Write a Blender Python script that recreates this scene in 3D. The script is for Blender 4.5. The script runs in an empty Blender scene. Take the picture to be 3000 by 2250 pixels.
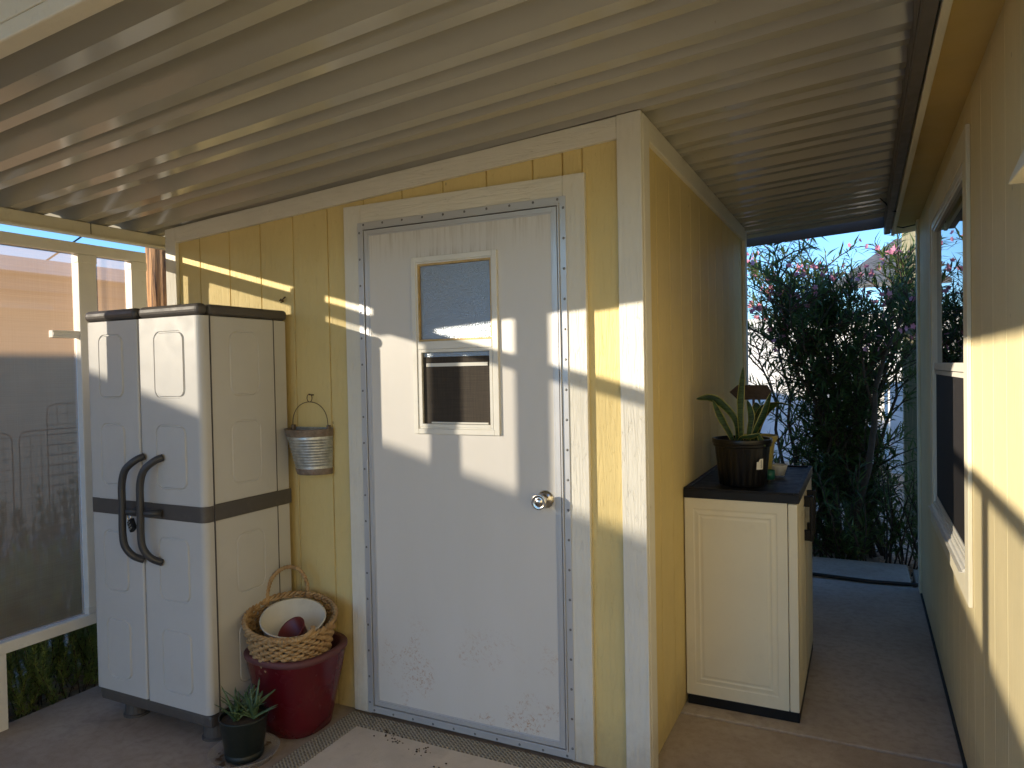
import bpy, bmesh, math, random
from mathutils import Vector, Matrix
random.seed(7)
R = math.radians
C = bpy.context.scene.collection
S = bpy.context.scene

# ------------------------------------------------------------------ camera
cd = bpy.data.cameras.new("camera"); cam = bpy.data.objects.new("camera", cd); C.objects.link(cam)
S.camera = cam
YAW, PIT, ROL = -0.456, -0.0196, -0.0192
fw = Vector((math.sin(YAW)*math.cos(PIT), math.cos(YAW)*math.cos(PIT), math.sin(PIT)))
rt = Vector((math.cos(YAW), -math.sin(YAW), 0)); up = rt.cross(fw)
r2 = rt*math.cos(ROL)+up*math.sin(ROL); u2 = up*math.cos(ROL)-rt*math.sin(ROL)
m = Matrix((r2, u2, -fw)).transposed().to_4x4(); m.translation = Vector((0.6706, -2.349, 1.3966))
cam.matrix_world = m
cd.sensor_width = 36; cd.lens = 2095.8/3000*36; cd.clip_start = 0.05; cd.clip_end = 800

# ------------------------------------------------------------------ light
SUN = Vector((1, 0.925, -0.2745)).normalized()
w = bpy.data.worlds.new("World"); S.world = w; w.use_nodes = True
nt = w.node_tree; bg = nt.nodes["Background"]
sky = nt.nodes.new("ShaderNodeTexSky"); sky.sky_type = 'NISHITA'; sky.sun_disc = False
sky.sun_elevation = math.asin(-SUN.z); sky.sun_rotation = math.atan2(-SUN.x, -SUN.y) % (2*math.pi)
sky.air_density = 1.0; sky.dust_density = 0.0; sky.ozone_density = 4.0; sky.altitude = 400
tint = nt.nodes.new("ShaderNodeMix"); tint.data_type = 'RGBA'; tint.blend_type = 'MULTIPLY'; tint.inputs[0].default_value = 1
tint.inputs[7].default_value = (.81, .92, 1.07, 1); nt.links.new(sky.outputs[0], tint.inputs[6]); nt.links.new(tint.outputs[2], bg.inputs[0]); bg.inputs[1].default_value = 0.15
sl = bpy.data.lights.new("sun", 'SUN'); so = bpy.data.objects.new("sun", sl); C.objects.link(so)
sl.energy = 3.4; sl.angle = R(0.5); sl.color = (1.0, 0.88, 0.69)
so.rotation_euler = SUN.to_track_quat('-Z', 'Y').to_euler()
S.view_settings.view_transform = 'Standard'; S.view_settings.look = 'None'
S.view_settings.exposure = 1.3; S.view_settings.gamma = 1
S.render.engine = 'CYCLES'; S.cycles.max_bounces = 10; S.cycles.diffuse_bounces = 6
S.cycles.transparent_max_bounces = 12
S.cycles.use_denoising = True

# ------------------------------------------------------------------ materials
def newmat(name):
    m = bpy.data.materials.new(name); m.use_nodes = True
    return m, m.node_tree, m.node_tree.nodes["Principled BSDF"]
def N(nt, t, **k):
    n = nt.nodes.new(t)
    for a, b in k.items():
        if a in n.inputs: n.inputs[a].default_value = b
        else: setattr(n, a, b)
    return n
def coord(nt, scale=(1, 1, 1), rot=(0, 0, 0)):
    tc = N(nt, "ShaderNodeTexCoord"); mp = N(nt, "ShaderNodeMapping")
    mp.inputs['Scale'].default_value = scale; mp.inputs['Rotation'].default_value = rot
    nt.links.new(tc.outputs['Object'], mp.inputs[0]); return mp.outputs[0]
def noise(nt, vec, sc, det=4, rough=.55, dist=0):
    n = N(nt, "ShaderNodeTexNoise"); n.inputs['Scale'].default_value = sc; n.inputs['Detail'].default_value = det
    n.inputs['Roughness'].default_value = rough; n.inputs['Distortion'].default_value = dist
    nt.links.new(vec, n.inputs['Vector']); return n.outputs['Fac']
def ramp(nt, fac, stops):
    r = N(nt, "ShaderNodeValToRGB"); e = r.color_ramp.elements
    while len(e) < len(stops): e.new(.5)
    for i, (p, c) in enumerate(stops):
        e[i].position = p; e[i].color = (c, c, c, 1) if isinstance(c, (int, float)) else (*c, 1)
    nt.links.new(fac, r.inputs[0]); return r.outputs[0]
def mixc(nt, fac, a, b, mode='MIX'):
    n = N(nt, "ShaderNodeMix", data_type='RGBA', blend_type=mode)
    for s, v in ((0, fac), (6, a), (7, b)):
        if hasattr(v, 'links'): nt.links.new(v, n.inputs[s])
        else: n.inputs[s].default_value = v if s == 0 else (*v, 1)
    return n.outputs[2]
def math_(nt, op, a, b=0.):
    n = N(nt, "ShaderNodeMath", operation=op)
    for i, v in enumerate((a, b)):
        if hasattr(v, 'links'): nt.links.new(v, n.inputs[i])
        else: n.inputs[i].default_value = v
    return n.outputs[0]
def bump(nt, bsdf, h, strength=.5, dist=.002, prev=None):
    b = N(nt, "ShaderNodeBump"); b.inputs['Strength'].default_value = strength; b.inputs['Distance'].default_value = dist
    nt.links.new(h, b.inputs['Height'])
    if prev: nt.links.new(prev, b.inputs['Normal'])
    nt.links.new(b.outputs[0], bsdf.inputs['Normal']); return b.outputs[0]

def m_plain(name, col, rough=.5, metal=0., var=.12, sc=6, bmp=0.1, bs=120, spec=.5, dirt=None):
    m, nt, b = newmat(name); v = coord(nt)
    f = noise(nt, v, sc, 5)
    c = mixc(nt, ramp(nt, f, [(.3, 0.), (.7, 1.)]), tuple(x*(1-var) for x in col), tuple(min(1, x*(1+var)) for x in col))
    if dirt:
        d = ramp(nt, noise(nt, v, sc*2.3, 8, .7), [(.55, 0.), (.72, 1.)])
        c = mixc(nt, math_(nt, 'MULTIPLY', d, dirt[1]), c, dirt[0])
    nt.links.new(c, b.inputs['Base Color'])
    nt.links.new(ramp(nt, noise(nt, v, sc*3, 4), [(.3, max(0, rough-.08)), (.7, min(1, rough+.1))]), b.inputs['Roughness'])
    b.inputs['Metallic'].default_value = metal; b.inputs['Specular IOR Level'].default_value = spec
    if bmp: bump(nt, b, noise(nt, v, bs, 3 if bs > 10 else 0), bmp, .001 if bs > 10 else .012)
    return m

def m_wood_paint(name, col, axis='z', deep=1., scal=1., dirty=(.45, .36, .22), da=.25):
    """painted rough sawn board; grain runs along axis"""
    m, nt, b = newmat(name)
    s = {'z': (1, 1, .07), 'x': (.07, 1, 1), 'y': (1, .07, 1)}[axis]
    v = coord(nt, s)
    warp = noise(nt, v, 9*scal, 3, .6)
    wv = N(nt, "ShaderNodeTexNoise"); wv.inputs['Scale'].default_value = 75*scal; wv.inputs['Detail'].default_value = 4
    wv.inputs['Roughness'].default_value = .6; wv.inputs['Distortion'].default_value = 1.2
    nt.links.new(v, wv.inputs['Vector'])
    grain = ramp(nt, wv.outputs['Fac'], [(.38, 0.), (.62, 1.)])
    v2 = coord(nt, tuple(.35 if q < 1 else 1 for q in s))
    chips = ramp(nt, noise(nt, v2, 60*scal, 5, .7, .6), [(.28, 0.), (.42, 1.)])
    h = math_(nt, 'ADD', math_(nt, 'MULTIPLY', grain, .6), math_(nt, 'MULTIPLY', chips, .8))
    h = math_(nt, 'ADD', h, math_(nt, 'MULTIPLY', warp, .8))
    bump(nt, b, h, .75*deep, .0022)
    v3 = coord(nt)
    c = mixc(nt, ramp(nt, noise(nt, v3, 2.2, 6, .6), [(.3, 0.), (.75, 1.)]), tuple(x*.9 for x in col), tuple(min(1, x*1.05) for x in col))
    c = mixc(nt, math_(nt, 'MULTIPLY', ramp(nt, chips, [(0., 1.), (.5, 0.)]), da), c, dirty)
    if axis == 'z':
        sp = N(nt, "ShaderNodeSeparateXYZ"); nt.links.new(v3, sp.inputs[0])
        lo = ramp(nt, math_(nt, 'ADD', sp.outputs[2], math_(nt, 'MULTIPLY', noise(nt, v3, 14, 6, .7), .35)), [(.18, 1.), (.38, 0.)])
        c = mixc(nt, math_(nt, 'MULTIPLY', lo, .4), c, (.34, .26, .17))
        nails = N(nt, "ShaderNodeTexVoronoi"); nails.inputs['Scale'].default_value = 1; nails.inputs['Randomness'].default_value = .25
        nt.links.new(coord(nt, (5.2, 5.2, 3.4)), nails.inputs['Vector'])
        c = mixc(nt, math_(nt, 'MULTIPLY', math_(nt, 'LESS_THAN', nails.outputs['Distance'], .022), .5), c, (.30, .22, .12))
    nt.links.new(c, b.inputs['Base Color']); b.inputs['Roughness'].default_value = .62
    b.inputs['Specular IOR Level'].default_value = .3
    return m

YEL = (.77, .615, .28)
M = {}
M['siding'] = m_wood_paint('yellow_siding_paint', YEL, 'z', 1., 1., (.5, .36, .14), .3)
M['trimz'] = m_wood_paint('cream_trim_upright', (.80, .77, .68), 'z', 1.1, .9)
M['trimx'] = m_wood_paint('cream_trim_level', (.80, .77, .68), 'x', 1.1, .9)
M['trimy'] = m_wood_paint('cream_trim_side', (.80, .76, .64), 'y', 1., .9)
M['house_trim'] = m_wood_paint('house_cream_trim', (.82, .76, .58), 'z', .6, .8)
M['house_trimy'] = m_wood_paint('house_cream_trim_level', (.82, .76, .58), 'y', .6, .8)
M['soffit'] = m_plain('soffit_paint', (.70, .53, .20), .6, var=.08, sc=3)
M['house_siding'] = m_wood_paint('house_siding_paint', (.79, .675, .40), 'z', .45, .8, (.5, .35, .12), .25)

def m_door():
    m, nt, b = newmat('white_embossed_door')
    v = coord(nt, (1, 1, .05))
    g = noise(nt, v, 110, 4, .55, 1.)
    bump(nt, b, g, .35, .0008)
    v3 = coord(nt)
    base = mixc(nt, ramp(nt, noise(nt, coord(nt, (1, 1, .3)), 5, 5, .6), [(.3, 0.), (.7, 1.)]), (.70, .67, .62), (.73, .70, .66))
    sep = N(nt, "ShaderNodeSeparateXYZ"); nt.links.new(v3, sep.inputs[0])
    z = sep.outputs[2]; x = sep.outputs[0]
    # rust-coloured peel marks low on the panel
    low = ramp(nt, math_(nt, 'MULTIPLY', z, 1.), [(.10, 1.), (.30, .75), (.46, 0.)])
    spk = ramp(nt, noise(nt, v3, 95, 6, .8, .5), [(.53, 0.), (.60, 1.)])
    blob = ramp(nt, noise(nt, v3, 6, 4, .65), [(.50, 0.), (.60, 1.)])
    f = math_(nt, 'MULTIPLY', math_(nt, 'MULTIPLY', low, spk), blob)
    c = mixc(nt, math_(nt, 'MULTIPLY', f, .75), base, (.45, .23, .10))
    # faint grime runs under the top edge and over the window
    drip = ramp(nt, noise(nt, coord(nt, (1, 1, .06)), 90, 4, .6), [(.45, 0.), (.7, 1.)])
    up1 = ramp(nt, math_(nt, 'SUBTRACT', z, 1.0), [(.82, 0.), (.935, 1.)])
    c = mixc(nt, math_(nt, 'MULTIPLY', math_(nt, 'MULTIPLY', drip, up1), .45), c, (.42, .36, .27))
    wide = math_(nt, 'LESS_THAN', math_(nt, 'ABSOLUTE', math_(nt, 'ADD', x, .70)), .17)
    up2 = math_(nt, 'MULTIPLY', ramp(nt, math_(nt, 'SUBTRACT', z, 1.0), [(.835, 1.), (.875, 0.)]), math_(nt, 'GREATER_THAN', z, 1.83))
    c = mixc(nt, math_(nt, 'MULTIPLY', math_(nt, 'MULTIPLY', math_(nt, 'MULTIPLY', drip, up2), wide), .55), c, (.40, .33, .24))
    nt.links.new(c, b.inputs['Base Color']); b.inputs['Roughness'].default_value = .38
    return m
M['door'] = m_door()

def m_concrete(nm='concrete', ca=(.29, .22, .165), cb=(.44, .37, .30)):
    m, nt, b = newmat(nm); v = coord(nt)
    a = noise(nt, v, 2.2, 8, .62, .4); c2 = noise(nt, v, 28, 6, .65)
    c = mixc(nt, ramp(nt, a, [(.3, 0.), (.7, 1.)]), ca, cb)
    c = mixc(nt, math_(nt, 'MULTIPLY', ramp(nt, c2, [(.35, 1.), (.55, 0.)]), .35), c, (.2, .15, .11))
    fine = ramp(nt, noise(nt, v, 260, 3), [(.45, 0.), (.62, 1.)])
    c = mixc(nt, math_(nt, 'MULTIPLY', fine, .18), c, (.5, .45, .38))
    n = N(nt, "ShaderNodeTexVoronoi", feature='DISTANCE_TO_EDGE'); n.inputs['Scale'].default_value = .9
    vv = N(nt, "ShaderNodeVectorMath", operation='ADD'); nn = N(nt, "ShaderNodeTexNoise"); nn.inputs['Scale'].default_value = 3.
    nt.links.new(v, nn.inputs['Vector']); nt.links.new(v, vv.inputs[0]); nt.links.new(nn.outputs['Color'], vv.inputs[1]); nt.links.new(vv.outputs[0], n.inputs['Vector'])
    crack = ramp(nt, n.outputs['Distance'], [(.0, 1.), (.006, 0.)])
    c = mixc(nt, math_(nt, 'MULTIPLY', crack, .12), c, (.12, .09, .07))
    st = ramp(nt, noise(nt, v, 5.5, 4, .6, .8), [(.62, 0.), (.72, 1.)])
    c = mixc(nt, math_(nt, 'MULTIPLY', st, .4), c, (.17, .14, .12))
    nt.links.new(c, b.inputs['Base Color']); b.inputs['Roughness'].default_value = .8
    bump(nt, b, math_(nt, 'ADD', c2, noise(nt, v, 180, 4)), .35, .0015)
    return m
M['concrete'] = m_concrete(); M['concrete_pale'] = m_concrete('pale_concrete', (.36, .295, .235), (.50, .435, .365))
M['concrete_side'] = m_plain('concrete_edge', (.3, .25, .2), .85)
def m_ground():
    m, nt, b = newmat('gravel_ground'); v = coord(nt)
    vo = N(nt, "ShaderNodeTexVoronoi"); vo.inputs['Scale'].default_value = 38; nt.links.new(v, vo.inputs['Vector'])
    c = mixc(nt, vo.outputs['Color'], (.30, .22, .15), (.52, .42, .32))
    c = mixc(nt, ramp(nt, noise(nt, v, .8, 5), [(.4, 0.), (.6, .6)]), c, (.40, .33, .25))
    nt.links.new(c, b.inputs['Base Color']); b.inputs['Roughness'].default_value = .95
    bump(nt, b, vo.outputs['Distance'], 1., .02); return m
M['ground'] = m_ground()

def m_pan():
    m, nt, b = newmat('enamelled_roof_pan')
    c = mixc(nt, ramp(nt, noise(nt, coord(nt, (.35, 1, 1)), 3, 6, .7), [(.35, 0.), (.75, 1.)]), (.44, .42, .355), (.40, .375, .31))
    sp = ramp(nt, noise(nt, coord(nt), 55, 2), [(.76, 0.), (.80, 1.)])
    c = mixc(nt, math_(nt, 'MULTIPLY', sp, .4), c, (.12, .09, .06))
    nt.links.new(c, b.inputs['Base Color']); b.inputs['Roughness'].default_value = .15; b.inputs['Specular IOR Level'].default_value = .8
    bump(nt, b, noise(nt, coord(nt, (1, .25, 1)), 2.6, 0), .25, .006); return m
M['pan'] = m_pan()
M['header'] = m_wood_paint('header_board_paint', (.66, .60, .48), 'z', .5, .8, (.25, .2, .12), .35)
M['beam'] = m_plain('aluminium_beam_paint', (.66, .62, .50), .4, var=.06, dirt=((.35, .3, .2), .3))
M['gutter'] = m_plain('gutter_paint', (.13, .115, .10), .5)
M['white_metal'] = m_plain('white_aluminium', (.78, .755, .68), .35, var=.04, sc=8, bmp=.03, dirt=((.45, .4, .3), .12))
M['alu'] = m_plain('mill_aluminium', (.60, .60, .61), .38, metal=.4, var=.03, sc=3, bmp=0)
M['screw'] = m_plain('dull_zinc', (.22, .22, .22), .4, metal=.5, bmp=0)
M['steel'] = m_plain('satin_steel', (.62, .58, .52), .22, metal=1., var=.05)
M['dark_line'] = m_plain('gap_black', (.02, .02, .02), .7)  # near-black fill for gaps and joints
M['wood_stop'] = m_plain('bare_window_wood', (.55, .38, .16), .6, var=.2, sc=30)

def m_mesh():
    m, nt, b = newmat('shade_cloth'); v = coord(nt)
    b.inputs['Roughness'].default_value = .8
    thr = noise(nt, coord(nt, (1, 1, 150)), 3, 3); thr2 = noise(nt, coord(nt, (150, 150, 1)), 3, 3)
    f = math_(nt, 'ADD', math_(nt, 'MULTIPLY', thr, .5), math_(nt, 'MULTIPLY', thr2, .35))
    col = mixc(nt, f, (.50, .31, .17), (.68, .45, .27))
    nt.links.new(col, b.inputs['Base Color'])
    tr = N(nt, "ShaderNodeBsdfTranslucent"); nt.links.new(col, tr.inputs['Color'])
    tp = N(nt, "ShaderNodeBsdfTransparent")
    m1 = N(nt, "ShaderNodeMixShader"); m1.inputs[0].default_value = .68
    nt.links.new(b.outputs[0], m1.inputs[1]); nt.links.new(tr.outputs[0], m1.inputs[2])
    m2 = N(nt, "ShaderNodeMixShader"); nt.links.new(math_(nt, 'SUBTRACT', .54, math_(nt, 'MULTIPLY', f, .2)), m2.inputs[0])
    nt.links.new(m1.outputs[0], m2.inputs[1]); nt.links.new(tp.outputs[0], m2.inputs[2])
    nt.links.new(m2.outputs[0], nt.nodes['Material Output'].inputs[0]); return m
M['mesh'] = m_mesh()

def m_pebble():
    m, nt, b = newmat('obscure_glass'); v = coord(nt)
    vo = N(nt, "ShaderNodeTexNoise"); vo.inputs['Scale'].default_value = 230; vo.inputs['Detail'].default_value = 2; nt.links.new(v, vo.inputs['Vector'])
    b.inputs['Base Color'].default_value = (.30, .34, .385, 1); b.inputs['Roughness'].default_value = .2
    b.inputs['Specular IOR Level'].default_value = .9; b.inputs['Metallic'].default_value = .35
    bump(nt, b, vo.outputs['Fac'], .9, .002); return m
M['pebble'] = m_pebble()
def m_glass():
    m, nt, b = newmat('dark_window_glass')
    b.inputs['Base Color'].default_value = (.015, .02, .028, 1); b.inputs['Roughness'].default_value = .01
    b.inputs['IOR'].default_value = 2.2; return m
M['glass'] = m_glass()
def m_screen(name, a, b_):
    m, nt, b = newmat(name); v = coord(nt)
    n = noise(nt, coord(nt, (40, 40, 1)), 8, 2); n2 = noise(nt, coord(nt, (1, 1, 40)), 8, 2)
    nt.links.new(mixc(nt, math_(nt, 'MULTIPLY', n, n2), a, b_), b.inputs['Base Color']); b.inputs['Roughness'].default_value = .7
    b.inputs['Specular IOR Level'].default_value = .25
    return m
M['screen'] = m_screen('insect_screen', (.035, .028, .022), (.12, .095, .07))
M['house_screen'] = m_screen('house_insect_screen', (.018, .016, .017), (.04, .036, .036))

M['resin'] = m_plain('light_grey_resin', (.56, .55, .525), .42, var=.03, sc=5, bmp=.12, bs=350, dirt=((.4, .37, .32), .1))
M['resin_dark'] = m_plain('charcoal_resin', (.085, .075, .068), .45, var=.06, bmp=.2, bs=350, dirt=((.3, .27, .22), .15))
M['handle'] = m_plain('grey_handle_resin', (.045, .045, .048), .42, bmp=.15, bs=350)
M['beige'] = m_plain('beige_resin', (.74, .675, .50), .5, var=.05, sc=2.5, bmp=.1, bs=300, dirt=((.5, .45, .35), .22))
M['black'] = m_plain('black_resin', (.006, .006, .007), .5, bmp=.15, bs=200, spec=.3, dirt=((.05, .038, .028), .3))
M['black_pot'] = m_plain('black_nursery_pot', (.006, .006, .007), .36, bmp=.1, bs=100, spec=.35, dirt=((.08, .06, .04), .1))
M['red_pot'] = m_plain('burgundy_glaze', (.105, .007, .012), .22, var=.15, sc=4, bmp=.05, dirt=((.2, .1, .09), .08))
M['red_rim'] = m_plain('faded_burgundy', (.13, .045, .045), .6)
M['red_cup'] = m_plain('red_cup_plastic', (.13, .013, .011), .4)
M['cream_bowl'] = m_plain('cream_plastic', (.66, .62, .52), .5, dirt=((.4, .34, .25), .3))
M['galv'] = m_plain('galvanised_steel', (.50, .52, .52), .42, metal=.7, var=.25, sc=40, bmp=.1, dirt=((.26, .17, .11), .55))
M['rustband'] = m_plain('rusty_band', (.24, .19, .15), .65, metal=.4, var=.3, sc=40, dirt=((.3, .12, .05), .7))
M['wire'] = m_plain('rusty_wire', (.16, .10, .06), .6, metal=.6)
M['blackwire'] = m_plain('black_cable', (.012, .012, .012), .5)
M['dk_pot'] = m_plain('dark_green_pot', (.011, .016, .013), .5, var=.2, bmp=.2, bs=60)
M['clear'] = None
M['soil'] = m_plain('potting_soil', (.055, .038, .026), .95, var=.4, sc=60, bmp=1., bs=120)
M['yellow_pot'] = m_plain('olive_yellow_pot', (.42, .36, .10), .5)
M['white_cup'] = m_plain('clouded_white_cup', (.62, .62, .60), .4)
M['green_cup'] = m_plain('teal_cup', (.02, .14, .11), .4)
M['sign'] = m_plain('dark_brown_sign', (.035, .020, .013), .7, sc=30, var=.3)
M['sticker'] = m_plain('white_sticker', (.7, .66, .56), .6)
M['ink'] = m_plain('sticker_ink', (.03, .03, .03), .6)
def m_wicker():
    m, nt, b = newmat('seagrass'); v = coord(nt)
    c = mixc(nt, ramp(nt, noise(nt, v, 22, 6, .7), [(.3, 0.), (.7, 1.)]), (.27, .15, .06), (.60, .40, .19))
    nt.links.new(c, b.inputs['Base Color']); b.inputs['Roughness'].default_value = .65
    bump(nt, b, noise(nt, coord(nt, (1, 1, 3)), 160, 3), .6, .0015); return m
M['wicker'] = m_wicker()
def leafmat(name, a, b_, rough=.45, trans=.25, sc=5):
    m, nt, b = newmat(name); v = coord(nt)
    c = mixc(nt, ramp(nt, noise(nt, v, sc, 4, .7), [(.35, 0.), (.65, 1.)]), a, b_)
    nt.links.new(c, b.inputs['Base Color']); b.inputs['Roughness'].default_value = rough
    tr = N(nt, "ShaderNodeBsdfTranslucent"); nt.links.new(c, tr.inputs[0])
    ms = N(nt, "ShaderNodeMixShader"); ms.inputs[0].default_value = trans
    nt.links.new(b.outputs[0], ms.inputs[1]); nt.links.new(tr.outputs[0], ms.inputs[2])
    nt.links.new(ms.outputs[0], nt.nodes['Material Output'].inputs[0]); return m
M['oleander'] = leafmat('oleander_leaf', (.055, .095, .035), (.15, .22, .06), .35, .42, 9)
M['petal'] = leafmat('pink_petal', (.72, .20, .30), (.80, .42, .52), .5, .35, 12)
M['bark'] = m_plain('brown_bark', (.09, .062, .045), .85, var=.3, sc=20, bmp=.6, bs=60)
M['rosemary'] = leafmat('rosemary_needle', (.15, .25, .07), (.38, .45, .13), .5, .35, 14)
M['shrub'] = leafmat('dry_olive_leaf', (.13, .13, .05), (.24, .22, .10), .6, .2, 6)
M['aloe'] = leafmat('aloe_flesh', (.055, .11, .05), (.12, .19, .09), .4, .1, 30)
def m_snake():
    m, nt, b = newmat('snake_plant_leaf'); v = coord(nt, (8, 8, 60))
    n = noise(nt, v, 1.2, 4, .7, 1.5)
    c = mixc(nt, ramp(nt, n, [(.42, 0.), (.58, 1.)]), (.007, .024, .010), (.035, .075, .022))
    nt.links.new(c, b.inputs['Base Color']); b.inputs['Roughness'].default_value = .5; b.inputs['Specular IOR Level'].default_value = .25; return m
M['snake'] = m_snake()
M['snake_edge'] = m_plain('leaf_yellow_edge', (.26, .24, .045), .45)
def m_pole():
    m, nt, b = newmat('weathered_pole_wood')
    v = coord(nt, (1, 1, .05)); n = noise(nt, v, 60, 6, .7, .8)
    c = mixc(nt, ramp(nt, n, [(.35, 0.), (.65, 1.)]), (.035, .013, .006), (.62, .30, .10))
    nt.links.new(c, b.inputs['Base Color']); b.inputs['Roughness'].default_value = .75
    bump(nt, b, n, 1., .01); return m
M['pole'] = m_pole()
def m_post2():
    m, nt, b = newmat('treated_post_wood')
    n = noise(nt, coord(nt, (1, 1, .04)), 50, 6, .7, .6)
    c = mixc(nt, ramp(nt, n, [(.35, 0.), (.65, 1.)]), (.20, .20, .12), (.42, .36, .22))
    nt.links.new(c, b.inputs['Base Color']); b.inputs['Roughness'].default_value = .8
    bump(nt, b, n, .8, .006); return m
M['post2'] = m_post2()
M['stucco'] = m_plain('white_stucco', (.78, .76, .72), .8, sc=3, bmp=.5, bs=80)
M['tan_stucco'] = m_plain('tan_stucco', (.55, .38, .22), .8, sc=3, bmp=.5, bs=80)
M['shingle'] = m_plain('grey_shingle', (.16, .155, .15), .85, var=.3, sc=14, bmp=.6, bs=40)
M['fascia'] = m_plain('white_pan_fascia', (.62, .60, .60), .4)
M['grey_blue'] = m_plain('pale_blue_panel', (.50, .56, .66), .5)
def m_rug(name, a, b_, axis, sc):
    m, nt, b = newmat(name); v = coord(nt)
    s = N(nt, "ShaderNodeSeparateXYZ"); nt.links.new(v, s.inputs[0])
    w_ = N(nt, "ShaderNodeTexWave", wave_type='BANDS', bands_direction='Y' if axis == 'y' else 'X'); w_.inputs['Scale'].default_value = sc
    w_.inputs['Distortion'].default_value = .6; w_.inputs['Detail'].default_value = 2
    nt.links.new(v, w_.inputs['Vector'])
    c = mixc(nt, w_.outputs['Fac'], a, b_)
    c = mixc(nt, ramp(nt, noise(nt, v, 9, 5), [(.4, 0.), (.7, .35)]), c, (.22, .18, .13))
    nt.links.new(c, b.inputs['Base Color']); b.inputs['Roughness'].default_value = .95
    bump(nt, b, math_(nt, 'ADD', w_.outputs['Fac'], math_(nt, 'MULTIPLY', noise(nt, v, 300, 3), .6)), 1., .004); return m
M['rug'] = m_plain('ribbed_rug_centre', (.56, .485, .385), .95, var=.10, sc=7, bmp=.9, bs=260, dirt=((.30, .25, .18), .3))
def m_braid():
    m, nt, b = newmat('braided_rug_border'); v = coord(nt)
    sp = N(nt, "ShaderNodeSeparateXYZ"); nt.links.new(v, sp.inputs[0]); x, y = sp.outputs[0], sp.outputs[1]
    def st(p, q, k, w):
        return math_(nt, 'SINE', math_(nt, 'ADD', math_(nt, 'MULTIPLY', p, k), math_(nt, 'MULTIPLY', math_(nt, 'SINE', math_(nt, 'MULTIPLY', q, w)), 1.6)))
    h = math_(nt, 'ADD', math_(nt, 'MULTIPLY', st(y, x, 420, 330), .5), math_(nt, 'MULTIPLY', st(x, y, 330, 420), .4))
    h = math_(nt, 'ADD', h, math_(nt, 'MULTIPLY', noise(nt, v, 60, 4), .9))
    c = mixc(nt, ramp(nt, h, [(.0, 0.), (.9, 1.)]), (.20, .17, .13), (.52, .47, .37))
    nt.links.new(c, b.inputs['Base Color']); b.inputs['Roughness'].default_value = .95
    bump(nt, b, h, 1., .004); return m
M['braid'] = m_braid()
def m_clearplastic():
    m, nt, b = newmat('clear_plastic')
    b.inputs['Base Color'].default_value = (.6, .55, .5, 1); b.inputs['Roughness'].default_value = .15
    tp = N(nt, "ShaderNodeBsdfTransparent"); ms = N(nt, "ShaderNodeMixShader"); ms.inputs[0].default_value = .68
    nt.links.new(b.outputs[0], ms.inputs[1]); nt.links.new(tp.outputs[0], ms.inputs[2]); nt.links.new(ms.outputs[0], nt.nodes['Material Output'].inputs[0]); return m
M['clear'] = m_clearplastic()

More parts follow.
